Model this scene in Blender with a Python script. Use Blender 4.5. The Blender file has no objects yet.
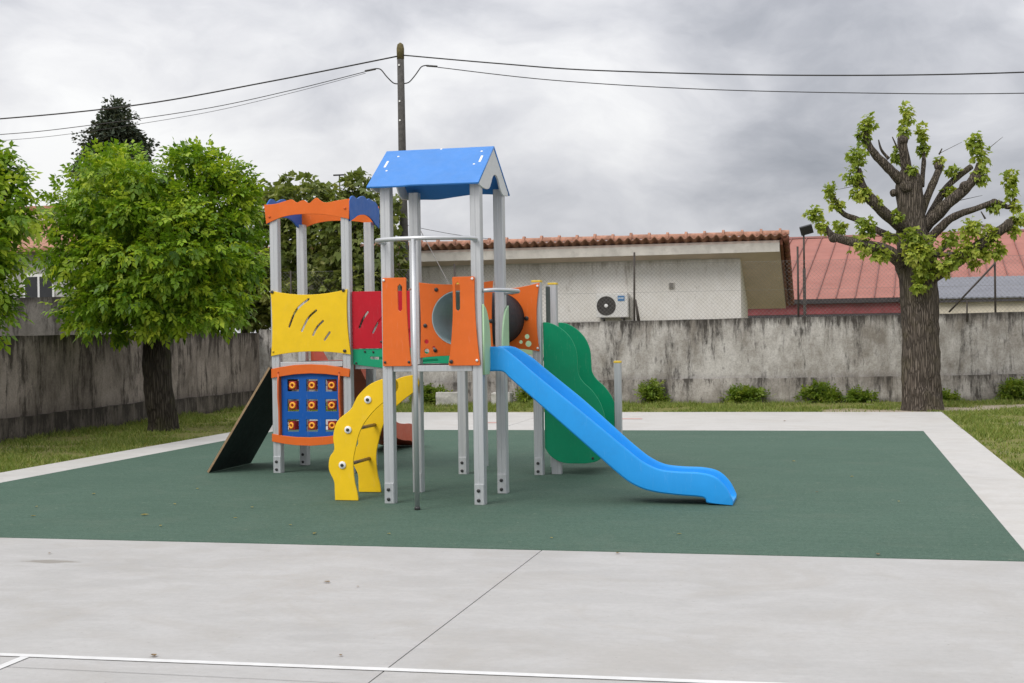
import bpy, bmesh, math, random
import numpy as np
from mathutils import Vector, Matrix, noise as mn
random.seed(7); RNG = np.random.default_rng(11)
SC = bpy.context.scene
COL = SC.collection
PI = math.pi

# ------------------------------------------------------------------ camera
FPX, PITCH, ROLL, YAW = 1348.9, 0.0079, 0.0154, 0.23516
CAM = Vector((4.0711, -12.0295, 1.6))
_r0 = Vector((math.cos(YAW), math.sin(YAW), 0))
_f0 = Vector((-math.sin(YAW), math.cos(YAW), 0))
FWD = (_f0 * math.cos(PITCH) + Vector((0, 0, -math.sin(PITCH)))).normalized()
_up = _r0.cross(FWD)
RIGHT = _r0 * math.cos(ROLL) - _up * math.sin(ROLL)
UP = _r0 * math.sin(ROLL) + _up * math.cos(ROLL)
cd = bpy.data.cameras.new('camera'); cam = bpy.data.objects.new('camera', cd); COL.objects.link(cam)
M3 = Matrix((RIGHT, UP, -FWD)).transposed()
cam.matrix_world = Matrix.Translation(CAM) @ M3.to_4x4()
cd.sensor_width = 36; cd.lens = 36 * FPX / 1024; cd.clip_end = 3000; cd.clip_start = .05
SC.camera = cam

def ray(x, y):
    return FWD * FPX + RIGHT * (x - 512) + UP * (341.5 - y)
def at(x, y, Y):                       # point at horizontal distance Y ahead of the camera
    d = ray(x, y); return CAM + d * (Y / d.dot(_f0))
def onv(x, y, v):                      # point on the upright plane y = v
    d = ray(x, y); return CAM + d * ((v - CAM.y) / d.y)
def onu(x, y, u):
    d = ray(x, y); return CAM + d * ((u - CAM.x) / d.x)

# ------------------------------------------------------------------ tags
def tag(o, label=None, cat=None, group=None, kind=None):
    if label: o['label'] = label
    if cat: o['category'] = cat
    if group: o['group'] = group
    if kind: o['kind'] = kind
    return o
def empty(name, loc, label, cat, group=None):
    o = bpy.data.objects.new(name, None); COL.objects.link(o); o.location = loc
    o.empty_display_size = .1
    return tag(o, label, cat, group)

def link(name, me, mat, parent=None, smooth=False, label=None):
    o = bpy.data.objects.new(name, me); COL.objects.link(o)
    if mat is not None:
        me.materials.clear(); me.materials.append(mat)
    if smooth:
        me.polygons.foreach_set('use_smooth', [True] * len(me.polygons))
    if parent is not None:
        o.parent = parent
        # geometry is given in world coordinates: undo the chain of parents' locations
        p = parent; off = Vector((0, 0, 0))
        while p is not None:
            off += p.location; p = p.parent
        me.transform(Matrix.Translation(-off))
    if label: o['label'] = label
    return o

# ------------------------------------------------------------------ mesh helpers (bmesh accumulators)
def fin(bm, name, mat, parent=None, smooth=False, label=None):
    bmesh.ops.recalc_face_normals(bm, faces=bm.faces)
    me = bpy.data.meshes.new(name); bm.to_mesh(me); bm.free()
    return link(name, me, mat, parent, smooth, label)
def add_box(bm, c, s, rot=None, bev=0):
    r = bmesh.ops.create_cube(bm, size=1)
    vs = r['verts']
    bmesh.ops.scale(bm, vec=s, verts=vs)
    if bev:
        es = list({e for v in vs for e in v.link_edges})
        rb = bmesh.ops.bevel(bm, geom=es, offset=bev, segments=2, affect='EDGES', profile=.6)
        vs = list({v for f in rb['faces'] for v in f.verts} | {v for v in vs if v.is_valid})
    if rot is not None:
        bmesh.ops.rotate(bm, cent=(0, 0, 0), matrix=rot, verts=vs)
    bmesh.ops.translate(bm, vec=c, verts=vs)
    return vs
def box(name, lo, hi, mat, parent=None, bev=.003, label=None):
    bm = bmesh.new()
    c = [(a + b) / 2 for a, b in zip(lo, hi)]; s = [abs(b - a) for a, b in zip(lo, hi)]
    add_box(bm, c, s, None, bev)
    return fin(bm, name, mat, parent, False, label)
def crs(pts, n=6, closed=False):
    P = [Vector(p) for p in pts]; out = []
    m = len(P); rng = range(m) if closed else range(m - 1)
    for i in rng:
        if closed: a, b, c, d = P[(i - 1) % m], P[i], P[(i + 1) % m], P[(i + 2) % m]
        else: a, b, c, d = P[max(i - 1, 0)], P[i], P[i + 1], P[min(i + 2, m - 1)]
        for k in range(n):
            t = k / n
            out.append(.5 * ((2 * b) + (-a + c) * t + (2 * a - 5 * b + 4 * c - d) * t * t + (-a + 3 * b - 3 * c + d) * t ** 3))
    if not closed: out.append(P[-1])
    return out
def add_tube(bm, path, rad, seg=10, cap=True, rough=0, rfreq=6, lobes=0):
    n = len(path); P = [Vector(p) for p in path]
    if not hasattr(rad, '__len__'): rad = [rad] * n
    rings = []; ref = None
    for i, p in enumerate(P):
        t = (P[min(i + 1, n - 1)] - P[max(i - 1, 0)]).normalized()
        if ref is None:
            ref = t.orthogonal().normalized()
        ref = (ref - t * ref.dot(t)).normalized(); b = t.cross(ref)
        ring = []
        for k in range(seg):
            a = 2 * PI * k / seg; d = ref * math.cos(a) + b * math.sin(a)
            r = rad[i]
            if rough:
                q = p + d * r
                r *= 1 + rough * mn.noise(q * rfreq) + rough * .8 * mn.noise(Vector((q.x * 14, q.y * 14, q.z * 2.0)))
            ring.append(bm.verts.new(p + d * r))
        rings.append(ring)
    for i in range(n - 1):
        for k in range(seg):
            bm.faces.new((rings[i][k], rings[i][(k + 1) % seg], rings[i + 1][(k + 1) % seg], rings[i + 1][k]))
    if cap:
        bm.faces.new(rings[0][::-1]); bm.faces.new(rings[-1])
def tube(name, path, rad, mat, parent=None, seg=12, label=None):
    bm = bmesh.new(); add_tube(bm, path, rad, seg)
    o = fin(bm, name, mat, parent, True, label)
    return o
def add_cyl(bm, c, axis, r, h, seg=16, bev=0):
    ax = Vector(axis).normalized()
    c = Vector(c)
    if bev:
        add_tube(bm, [c, c + ax * bev, c + ax * (h - bev), c + ax * h], [r - bev, r, r, r - bev], seg)
    else:
        add_tube(bm, [c, c + ax * h], r, seg)
def plate(name, outer, th, origin, ax, ay, mat, parent=None, holes=(), bev=.003, label=None, smooth=False):
    """flat board cut to an outline (with real holes), th thick, centred on its plane"""
    ax = Vector(ax); ay = Vector(ay); nn = ax.cross(ay)
    cu = bpy.data.curves.new(name + '_c', 'CURVE'); cu.dimensions = '2D'; cu.fill_mode = 'BOTH'
    b = min(bev, th * .3)
    cu.extrude = th / 2 - b; cu.bevel_depth = b; cu.bevel_resolution = 1; cu.offset = -b
    for pts in [outer] + list(holes):
        sp = cu.splines.new('POLY'); sp.points.add(len(pts) - 1)
        for i, p in enumerate(pts): sp.points[i].co = (p[0], p[1], 0, 1)
        sp.use_cyclic_u = True
    ob = bpy.data.objects.new(name + '_c', cu); COL.objects.link(ob)
    dg = bpy.context.evaluated_depsgraph_get(); dg.update()
    me = bpy.data.meshes.new_from_object(ob.evaluated_get(dg))
    bpy.data.objects.remove(ob); bpy.data.curves.remove(cu)
    Mx = Matrix.Identity(4)
    o = Vector(origin)
    for r in range(3):
        Mx[r][0] = ax[r]; Mx[r][1] = ay[r]; Mx[r][2] = nn[r]; Mx[r][3] = o[r]
    me.transform(Mx); me.name = name
    return link(name, me, mat, parent, smooth, label)
def slot(a, b, w, n=6, mid=None):
    """rounded slot outline from a to b (optionally through mid)"""
    pts = [Vector((*a, 0)), Vector((*b, 0))] if mid is None else crs([(*a, 0), (*mid, 0), (*b, 0)], 6)
    L, R = [], []
    for i, p in enumerate(pts):
        t = (pts[min(i + 1, len(pts) - 1)] - pts[max(i - 1, 0)]).normalized(); nrm = Vector((-t.y, t.x, 0))
        L.append(p + nrm * w / 2); R.append(p - nrm * w / 2)
    t0 = (pts[1] - pts[0]).normalized(); t1 = (pts[-1] - pts[-2]).normalized()
    out = L + [pts[-1] + t1 * w / 2] + R[::-1] + [pts[0] - t0 * w / 2]
    return [(p.x, p.y) for p in out]
def circ(c, r, n=28):
    return [(c[0] + r * math.cos(2 * PI * k / n), c[1] + r * math.sin(2 * PI * k / n)) for k in range(n)]
def rnd(pts, r=.02, n=4):
    """round the corners of a polygon"""
    out = []; m = len(pts)
    for i in range(m):
        p = Vector((*pts[i], 0)); a = Vector((*pts[i - 1], 0)); b = Vector((*pts[(i + 1) % m], 0))
        da = (a - p); db = (b - p)
        rr = min(r, da.length * .45, db.length * .45)
        s, e = p + da.normalized() * rr, p + db.normalized() * rr
        for k in range(n + 1):
            t = k / n
            q = s * (1 - t) ** 2 + p * 2 * t * (1 - t) + e * t * t
            out.append((q.x, q.y))
    return out
def sag(a, b, d, n=8):
    """edge from a to b bowed sideways by d (left positive), without the end point"""
    a = Vector((*a, 0)); b = Vector((*b, 0)); t = b - a; nr = Vector((-t.y, t.x, 0)).normalized()
    return [tuple((a + t * (k / n) + nr * d * 4 * (k / n) * (1 - k / n)).to_2d()) for k in range(n)]

# ------------------------------------------------------------------ materials
def nodes(m):
    m.use_nodes = True
    return m.node_tree.nodes, m.node_tree.links
class NT:
    def __init__(s, m):
        m.use_nodes = True; s.t = m.node_tree; s.n = s.t.nodes; s.l = s.t.links
        s.bsdf = s.n.get('Principled BSDF'); s.out = s.n.get('Material Output')
        s.tc = s.n.new('ShaderNodeTexCoord')
    def pos(s, scale=(1, 1, 1), kind='Object'):
        mp = s.n.new('ShaderNodeMapping'); mp.inputs['Scale'].default_value = scale
        s.l.new(s.tc.outputs[kind], mp.inputs['Vector']); return mp.outputs[0]
    def noise(s, vec, scale=5, detail=5, rough=.6, dist=0):
        t = s.n.new('ShaderNodeTexNoise'); t.inputs['Scale'].default_value = scale
        t.inputs['Detail'].default_value = detail; t.inputs['Roughness'].default_value = rough
        t.inputs['Distortion'].default_value = dist
        s.l.new(vec, t.inputs['Vector']); return t.outputs['Fac']
    def ramp(s, fac, stops):
        r = s.n.new('ShaderNodeValToRGB'); e = r.color_ramp.elements
        while len(e) < len(stops): e.new(.5)
        for i, (p, c) in enumerate(stops):
            e[i].position = p
            e[i].color = (c, c, c, 1) if not hasattr(c, '__len__') else (*c, 1)
        s.l.new(fac, r.inputs[0]); return r.outputs[0]
    def mix(s, fac, a, b, mode='MIX'):
        m = s.n.new('ShaderNodeMix'); m.data_type = 'RGBA'; m.blend_type = mode
        for sock, v in ((m.inputs[0], fac), (m.inputs[6], a), (m.inputs[7], b)):
            if hasattr(v, 'is_linked'): s.l.new(v, sock)
            elif hasattr(v, '__len__'): sock.default_value = (*v, 1)
            else: sock.default_value = v
        return m.outputs[2]
    def math(s, op, a, b=0, clamp=False):
        m = s.n.new('ShaderNodeMath'); m.operation = op; m.use_clamp = clamp
        for sock, v in ((m.inputs[0], a), (m.inputs[1], b)):
            if hasattr(v, 'is_linked'): s.l.new(v, sock)
            else: sock.default_value = v
        return m.outputs[0]
    def bump(s, h, strength=.3, dist=.01):
        b = s.n.new('ShaderNodeBump'); b.inputs['Strength'].default_value = strength; b.inputs['Distance'].default_value = dist
        s.l.new(h, b.inputs['Height']); s.l.new(b.outputs[0], s.bsdf.inputs['Normal'])
    def sep(s, vec):
        x = s.n.new('ShaderNodeSeparateXYZ'); s.l.new(vec, x.inputs[0]); return x.outputs
    def base(s, c): s.l.new(c, s.bsdf.inputs['Base Color'])
    def rough(s, c):
        if hasattr(c, 'is_linked'): s.l.new(c, s.bsdf.inputs['Roughness'])
        else: s.bsdf.inputs['Roughness'].default_value = c
MATS = {}
def simple(name, col, rough=.5, var=.12, scale=6, bump=0, bscale=80, metallic=0, spec=.5, dirt=0, dirtcol=(.12, .11, .09)):
    if name in MATS: return MATS[name]
    m = bpy.data.materials.new(name); t = NT(m)
    p = t.pos()
    f = t.noise(p, scale, 6)
    c0 = tuple(max(0, c * (1 - var)) for c in col); c1 = tuple(min(1, c * (1 + var)) for c in col)
    c = t.ramp(f, [(.3, c0), (.7, c1)])
    if dirt:
        d = t.ramp(t.noise(p, scale * 2.3, 8, .7), [(.5, 0), (.8, 1)])
        c = t.mix(t.math('MULTIPLY', d, dirt), c, dirtcol)
    t.base(c)
    t.rough(t.ramp(t.noise(p, scale * 3, 4), [(.3, max(.03, rough - .08)), (.7, min(1, rough + .08))]))
    t.bsdf.inputs['Metallic'].default_value = metallic
    t.bsdf.inputs['Specular IOR Level'].default_value = spec
    if name.endswith('_board') or 'slide' in name:
        sc1 = t.ramp(t.noise(t.pos((22, 22, 3)), 2.2, 6, .75, .4), [(.58, 0), (.70, 1)])
        c = t.mix(t.math('MULTIPLY', sc1, .26), c, tuple(min(1, x * .8 + .18) for x in col))
        c = t.mix(t.math('MULTIPLY', t.ramp(t.noise(p, 2.6, 8, .72, .4), [(.52, 0), (.72, 1)]), .22), c, tuple(x * .62 + .015 for x in col))
        t.base(c)
    if bump: t.bump(t.noise(p, bscale, 4), bump, .004)
    MATS[name] = m; return m

def concrete_mat(name, base=(.415, .406, .392), stainy=True):
    m = bpy.data.materials.new(name); t = NT(m); p = t.pos()
    big = t.noise(p, .55, 6, .65, .6)
    mid = t.noise(t.pos((1, 2.2, 1)), 1.7, 7, .65, .4)
    fine = t.noise(p, 60, 5, .7)
    brush = t.noise(t.pos((.8, 14, 1)), 4, 5, .7)
    c = t.ramp(big, [(.28, tuple(b * .90 for b in base)), (.5, base), (.74, tuple(min(1, b * 1.06) for b in base))])
    c = t.mix(t.math('MULTIPLY', t.ramp(mid, [(.44, 0), (.60, 1)]), .62), c, (base[0] * 1.13, base[1] * 1.135, base[2] * 1.15))
    c = t.mix(t.math('MULTIPLY', t.ramp(t.noise(p, 1.1, 8, .7, .9), [(.49, 0), (.64, 1)]), .34), c, (base[0] * .84, base[1] * .79, base[2] * .72))
    c = t.mix(t.math('MULTIPLY', t.ramp(brush, [(.40, 0), (.62, 1)]), .16), c, tuple(b * .78 for b in base))
    c = t.mix(t.math('MULTIPLY', t.ramp(t.noise(p, 21, 7, .78), [(.42, 0), (.62, 1)]), .20), c, tuple(b * .7 for b in base))
    sp = t.ramp(t.noise(p, 31, 3, .5), [(.69, 0), (.74, 1)])
    c = t.mix(t.math('MULTIPLY', sp, .35), c, (.16, .14, .11))
    if stainy:
        # a damp stain with its own shape
        mp = t.n.new('ShaderNodeMapping'); mp.inputs['Location'].default_value = (1.42 / .34, 3.42 / .12, 0); mp.inputs['Scale'].default_value = (1 / .34, 1 / .12, 1)
        t.l.new(t.tc.outputs['Object'], mp.inputs[0])
        gr = t.n.new('ShaderNodeTexGradient'); gr.gradient_type = 'SPHERICAL'; t.l.new(mp.outputs[0], gr.inputs[0])
        s = t.ramp(t.math('ADD', t.math('MULTIPLY', gr.outputs[1], .8), t.math('SUBTRACT', t.noise(t.pos((1, 2.4, 1)), 6, 7, .65), .5)), [(.22, 0), (.48, 1)])
        s = t.math('MULTIPLY', s, t.ramp(gr.outputs[1], [(0, 0), (.12, 1)]))
        c = t.mix(t.math('MULTIPLY', s, .55), c, (.16, .135, .095))
    t.base(c); t.rough(t.ramp(mid, [(.3, .62), (.7, .82)]))
    t.bump(t.math('ADD', fine, t.math('MULTIPLY', brush, .6)), .25, .004)
    return m

def wall_mat(name, light, mid, dark, zbase, ztop, amount=0.0, topband=1.0):
    """old render: pale worn patches, grey-brown film, black algae running down from the coping"""
    m = bpy.data.materials.new(name); t = NT(m); p = t.pos(); z = t.sep(p)[2]
    A = t.noise(t.pos((1.25, 1.25, .85)), 1.0, 10, .70, .15)
    Bn = t.noise(t.pos((3.6, 3.6, 2.2)), 1.3, 8, .72, .1)
    S1 = t.noise(t.pos((9, 9, 1.1)), 1.0, 7, .75, .2)
    S2 = t.noise(t.pos((3.1, 3.1, .75)), 1.1, 9, .75, .3)
    fine = t.noise(p, 30, 6, .75)
    c = t.ramp(t.math('ADD', t.math('MULTIPLY', A, .62), t.math('MULTIPLY', Bn, .38)), [(.40, mid), (.49, tuple((a + b) / 2 for a, b in zip(light, mid))), (.57, light)])
    hi = t.n.new('ShaderNodeMapRange'); t.l.new(z, hi.inputs[0]); hi.inputs[1].default_value = zbase; hi.inputs[2].default_value = ztop
    h = hi.outputs[0]
    mm = t.math('ADD', t.math('ADD', t.math('MULTIPLY', S1, .26), t.math('MULTIPLY', S2, .48)), t.math('MULTIPLY', Bn, .26))
    thr = t.math('SUBTRACT', .522 - amount, t.math('MULTIPLY', t.math('POWER', h, 2.6), .060))
    mask = t.math('DIVIDE', t.math('SUBTRACT', mm, thr), .075, True)
    c = t.mix(t.math('MULTIPLY', mask, .90), c, dark)
    tb = t.math('ADD', h, t.math('MULTIPLY', t.math('SUBTRACT', S1, .5), .55))
    c = t.mix(t.math('MULTIPLY', t.ramp(tb, [(.87, 0), (1.02, 1)]), .8 * topband), c, tuple(d * .8 for d in dark))
    bb = t.math('SUBTRACT', t.math('MULTIPLY', Bn, .35), h)
    c = t.mix(t.math('MULTIPLY', t.ramp(bb, [(.02, 0), (.22, 1)]), .5), c, dark)
    c = t.mix(t.math('MULTIPLY', t.ramp(fine, [(.45, 0), (.68, 1)]), .38), c, tuple(d * 1.3 for d in dark))
    t.base(c); t.rough(.92)
    t.bump(t.math('ADD', t.math('MULTIPLY', fine, .8), t.noise(p, 90, 3)), .5, .012)
    t.bsdf.inputs['Specular IOR Level'].default_value = .2
    return m

def leaf_mat(name, c0, c1, c2, trans=.35, rough=.45):
    """leaf colours differ leaf by leaf through the mesh attribute lv"""
    m = bpy.data.materials.new(name); t = NT(m)
    at_ = t.n.new('ShaderNodeAttribute'); at_.attribute_name = 'lv'
    c = t.ramp(at_.outputs['Fac'], [(0, c0), (.5, c1), (1, c2)])
    t.base(c); t.rough(rough); t.bsdf.inputs['Specular IOR Level'].default_value = .35
    tr = t.n.new('ShaderNodeBsdfTranslucent')
    t.l.new(t.mix(1, c, (1.0, 1.0, .55), 'MULTIPLY'), tr.inputs['Color'])
    mx = t.n.new('ShaderNodeMixShader'); mx.inputs[0].default_value = trans
    t.l.new(t.bsdf.outputs[0], mx.inputs[1]); t.l.new(tr.outputs[0], mx.inputs[2]); t.l.new(mx.outputs[0], t.out.inputs[0])
    return m

def bark_mat(name, a, b, moss=None):
    m = bpy.data.materials.new(name); t = NT(m); p = t.pos((12, 12, 1.3))
    f = t.noise(p, 3.0, 8, .7, .8); g = t.noise(t.pos(), 2.2, 5, .6)
    v = t.n.new('ShaderNodeTexVoronoi'); v.feature = 'DISTANCE_TO_EDGE'; v.inputs['Scale'].default_value = 1.9
    t.l.new(t.pos((15, 15, 1.5)), v.inputs['Vector'])
    c = t.ramp(f, [(.3, a), (.72, b)])
    c = t.mix(t.ramp(v.outputs['Distance'], [(0, .75), (.22, 0)]), c, tuple(x * .35 for x in a))
    if moss: c = t.mix(t.math('MULTIPLY', t.ramp(g, [(.5, 0), (.68, 1)]), .6), c, moss)
    t.base(c); t.rough(.9); t.bsdf.inputs['Specular IOR Level'].default_value = .2
    t.bump(t.math('ADD', t.ramp(v.outputs['Distance'], [(0, 0), (.2, 1)]), t.math('MULTIPLY', f, .7)), .9, .03)
    return m

def post_mat():
    m = bpy.data.materials.new('brushed_aluminium'); t = NT(m)
    f = t.noise(t.pos((40, 40, .7)), 1.5, 5, .65); g = t.noise(t.pos(), 4, 6, .7); h = t.noise(t.pos(), 45, 4, .7)
    c = t.ramp(f, [(.3, (.50, .515, .53)), (.7, (.63, .64, .65))])
    c = t.mix(t.math('MULTIPLY', t.ramp(g, [(.5, 0), (.75, 1)]), .3), c, (.47, .48, .49))
    c = t.mix(t.math('MULTIPLY', t.ramp(h, [(.6, 0), (.75, 1)]), .25), c, (.72, .72, .72))
    t.base(c); t.bsdf.inputs['Metallic'].default_value = .68
    t.rough(t.ramp(g, [(.3, .42), (.7, .6)])); t.bump(f, .08, .002)
    return m

M = dict(
    alu=post_mat(),
    steel=simple('stainless_tube', (.56, .57, .58), .40, .03, 2, metallic=.6),
    yellow=simple('yellow_board', (.90, .58, .014), .42, .05, 5, .05, 200, spec=.28),
    yellow_dark=simple('yellow_cap', (.75, .52, .06), .5, .08, spec=.28),
    orange=simple('orange_board', (.75, .15, .022), .42, .05, 5, .05, 200, spec=.28),
    orange_side=simple('orange_rail', (.60, .12, .03), .45, .06, 5, .05, 200, spec=.28),
    red=simple('red_board', (.52, .008, .022), .42, .06, 5, .05, 200, spec=.28),
    maroon=simple('maroon_cube', (.30, .02, .02), .5, .12, 14, spec=.28),
    green=simple('green_board', (.003, .27, .125), .42, .06, 4, .05, 200, spec=.28),
    kick=simple('bright_green_board', (.01, .33, .16), .42, .06, 4, .05, 200, spec=.28),
    mint=simple('pale_green_board', (.38, .58, .36), .42, .06, 4, .05, 200, spec=.28),
    blue=simple('blue_board', (.042, .215, .60), .42, .05, 4, .05, 200, spec=.45),
    blue_dark=simple('deep_blue_board', (.022, .12, .44), .45, .06, 4, .05, 200, spec=.28),
    grid_blue=simple('grid_blue_board', (.005, .095, .40), .42, .06, 4, .05, 200, spec=.28),
    slide=simple('blue_slide_plastic', (.020, .315, .78), .36, .05, 3, .03, 160, spec=.28),
    gable=simple('pale_grey_board', (.66, .67, .68), .45, .05, 5, .05, 200, spec=.28),
    white=simple('white_plastic', (.82, .82, .80), .4, .04),
    black=simple('black_plastic', (.015, .015, .016), .45, .1),
    bolt=simple('dark_bolt', (.05, .05, .05), .35, .1, metallic=.4),
    dark=simple('dark_deck_board', (.05, .05, .05), .7, .2, 20, spec=.28),
    ramp_under=simple('ramp_board', (.010, .022, .019), .75, .25, 7, .3, 60, spec=.28),
    ply=simple('plywood_edge', (.30, .20, .11), .7, .2, 40),
    tube_out=simple('dark_grey_tube', (.030, .033, .040), .75, .12, 6, spec=.15),
    tube_in=simple('sky_lit_tube_inside', (.42, .52, .53), .4, .06, 4),  # inside of the same tube; sky light through it put into the colour
    ring=simple('amber_ring', (.97, .42, .045), .4, .05, spec=.28),
    redslide=simple('terracotta_slide', (.58, .10, .05), .42, .08, 4),
    rung=simple('bronze_rung', (.23, .17, .12), .4, .15, 20, metallic=.5),
    slat=simple('dark_green_grey_slat', (.05, .065, .06), .6, .15),
    wood=simple('weathered_pole_timber', (.078, .073, .068), .85, .35, 14, .5, 40),
    moss=simple('mossy_pole_top', (.13, .105, .045), .9, .3, 20),
    cable=simple('black_cable', (.022, .022, .022), .6, .1),
    fence=simple('rusty_fence_steel', (.055, .045, .038), .75, .3, 20),
    wire=simple('galvanised_wire', (.24, .23, .22), .55, .15, 30, metallic=.4),
    tile=simple('clay_roof_tile', (.40, .205, .14), .88, .38, 6, .3, 50, dirt=.85, dirtcol=(.13, .08, .055)),
    tile_dark=simple('dark_clay_verge', (.20, .075, .045), .85, .3, 9, .3, 50),
    render=simple('cream_render', (.82, .77, .69), .9, .10, 1.6, .3, 60, dirt=.25, dirtcol=(.28, .25, .21)),
    fascia=simple('grey_concrete_fascia', (.56, .53, .48), .85, .16, 2.2, .2, 50, dirt=.45, dirtcol=(.16, .15, .13)),
    soffit=simple('tan_soffit', (.70, .58, .51), .9, .10, 1.8, .2, 50),
    redroof=simple('painted_red_sheet', (.35, .148, .118), .75, .14, .8, .1, 20, spec=.2, dirt=.25, dirtcol=(.34, .13, .10)),
    redseam=simple('dark_red_seam', (.21, .075, .058), .6, .15),
    gutter=simple('dark_gutter', (.05, .045, .05), .6, .2),
    redtrim=simple('faded_dark_red_trim', (.24, .055, .06), .7, .3, 4, dirt=.4, dirtcol=(.10, .06, .05)),
    greysheet=simple('grey_sheet_roof', (.17, .175, .20), .6, .1, 2),
    cream=simple('cream_plaster', (.66, .60, .49), .9, .1, 2, .2, 50, dirt=.35, dirtcol=(.25, .22, .17)),
    darkrender=simple('dark_grey_render', (.085, .08, .075), .9, .3, 3, .3, 40),
    acwhite=simple('ac_white_enamel', (.68, .67, .64), .45, .05, 5, dirt=.15),
    acgrille=simple('ac_dark_grille', (.05, .045, .04), .6, .2, 10),
    sticker=simple('blue_sticker', (.06, .20, .42), .5, .1, 8),
    sticker_light=simple('pale_sticker_band', (.48, .58, .68), .5, .1, 8),
    glass=simple('dark_window_glass', (.02, .022, .025), .08, .2),
    stone=simple('pale_concrete_block', (.44, .43, .40), .9, .3, 8, .5, 30, dirt=.4),
    paint=simple('white_court_paint', (.66, .66, .65), .6, .08, 8, dirt=.35, dirtcol=(.5, .49, .46)),
    paint_red=simple('faded_red_paint', (.55, .25, .21), .7, .15, 10),
    paint_green=simple('faded_green_paint', (.38, .50, .33), .7, .15, 10),
    paint_yellow=simple('faded_yellow_paint', (.62, .56, .28), .7, .15, 10),
    joint=simple('dark_joint_filler', (.10, .095, .09), .9, .2, 20),
    dead=simple('dry_leaf', (.33, .23, .12), .8, .4, 30),
    deadyellow=simple('yellow_dry_leaf', (.50, .40, .09), .8, .3, 30),
    lampblack=simple('black_lamp_housing', (.02, .02, .022), .4, .1),
)

# rubber surface
def rubber_mat():
    m = bpy.data.materials.new('green_rubber'); t = NT(m); p = t.pos()
    big = t.noise(p, .7, 5, .6, .3); row = t.noise(t.pos((.7, 7, 1)), 1.6, 6, .7); gr = t.noise(p, 130, 4, .75); gr2 = t.noise(t.pos((1, .6, 1)), 34, 3, .7)
    c = t.ramp(big, [(.3, (.050, .098, .068)), (.7, (.067, .120, .086))])
    c = t.mix(t.math('MULTIPLY', t.ramp(row, [(.4, 0), (.7, 1)]), .42), c, (.092, .152, .116))
    c = t.mix(t.math('MULTIPLY', t.ramp(gr2, [(.44, 0), (.62, 1)]), .75), c, (.042, .085, .062))
    c = t.mix(t.math('MULTIPLY', t.ramp(gr, [(.52, 0), (.66, 1)]), .6), c, (.17, .24, .19))
    c = t.mix(t.math('MULTIPLY', t.ramp(t.noise(p, 1.6, 8, .7, .6), [(.52, 0), (.7, 1)]), .28), c, (.12, .15, .115))
    seam = t.math('ABSOLUTE', t.math('SUBTRACT', t.math('FRACT', t.math('DIVIDE', t.math('ADD', t.sep(p)[1], 2.45), 1.28)), .5))
    c = t.mix(t.ramp(seam, [(.0, .45), (.006, 0)]), c, (.04, .075, .056))
    c = t.mix(t.math('MULTIPLY', t.ramp(t.noise(t.pos((2.2, 26, 1)), 1.3, 5, .7), [(.50, 0), (.66, 1)]), .38), c, (.098, .155, .12))
    sc_ = t.ramp(t.noise(p, 13, 2, .4), [(.72, 0), (.75, 1)])
    c = t.mix(t.math('MULTIPLY', sc_, .35), c, (.25, .28, .2))
    t.base(c); t.rough(.85); t.bump(t.math('ADD', gr, gr2), .6, .006)
    t.bsdf.inputs['Specular IOR Level'].default_value = .25
    return m
def ground_mat():
    m = bpy.data.materials.new('grassy_soil'); t = NT(m); p = t.pos()
    a = t.noise(p, 1.1, 7, .65, .5); b = t.noise(p, 9, 6, .7); f = t.noise(p, 60, 4, .7)
    grass = t.ramp(b, [(.3, (.12, .125, .038)), (.7, (.25, .24, .085))])
    soil = t.ramp(f, [(.3, (.27, .215, .15)), (.7, (.47, .41, .33))])
    s = t.sep(p)
    # worn sandy track behind the big tree, running off to the right
    d = t.math('ABSOLUTE', t.math('SUBTRACT', s[1], t.math('ADD', t.math('ADD', 14.3, t.math('MULTIPLY', t.math('MINIMUM', t.math('MAXIMUM', t.math('SUBTRACT', s[0], 5.2), 0), 3), .6)), t.math('MULTIPLY', t.math('SUBTRACT', a, .5), 2.4))))
    tr = t.math('SUBTRACT', 1, t.math('DIVIDE', d, .95), True)
    tr = t.math('MULTIPLY', t.math('MULTIPLY', tr, 2.2, True), t.math('MULTIPLY', t.math('SUBTRACT', s[0], 3.2), .9, True))
    pd = t.math('ADD', t.math('POWER', t.math('DIVIDE', t.math('SUBTRACT', s[0], 7.6), .9), 2), t.math('POWER', t.math('DIVIDE', t.math('SUBTRACT', s[1], 10.9), .8), 2))
    pd = t.math('SUBTRACT', 1.3, t.math('ADD', pd, t.math('MULTIPLY', t.math('SUBTRACT', b, .5), 2.5)), True)
    bare = t.math('MAXIMUM', t.math('MAXIMUM', t.ramp(a, [(.56, 0), (.70, .75)]), tr), t.math('MULTIPLY', pd, .8))
    c = t.mix(bare, grass, soil)
    t.base(c); t.rough(.95); t.bump(t.math('ADD', b, f), .6, .03); t.bsdf.inputs['Specular IOR Level'].default_value = .1
    return m
M['concrete'] = concrete_mat('court_concrete')
M['path'] = concrete_mat('path_concrete', (.50, .485, .46), False)
M['rubber'] = rubber_mat(); M['ground'] = ground_mat()
M['wall_back'] = wall_mat('stained_render_back', (.59, .565, .535), (.26, .235, .205), (.052, .046, .041), .42, 1.80, 0.0)
M['plinth_back'] = wall_mat('dirty_plinth_back', (.52, .485, .45), (.23, .205, .18), (.060, .053, .047), .0, .62, .02, .5)
M['wall_side'] = wall_mat('stained_shaded_render_side', (.37, .32, .28), (.165, .14, .118), (.046, .038, .032), .32, 1.66, .02, .9)  # real staining, plus tree shade put into the darker colour
M['darkrender'] = wall_mat('dark_parapet_render', (.17, .158, .148), (.085, .078, .072), (.032, .029, .026), .9, 2.56, .01)
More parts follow.
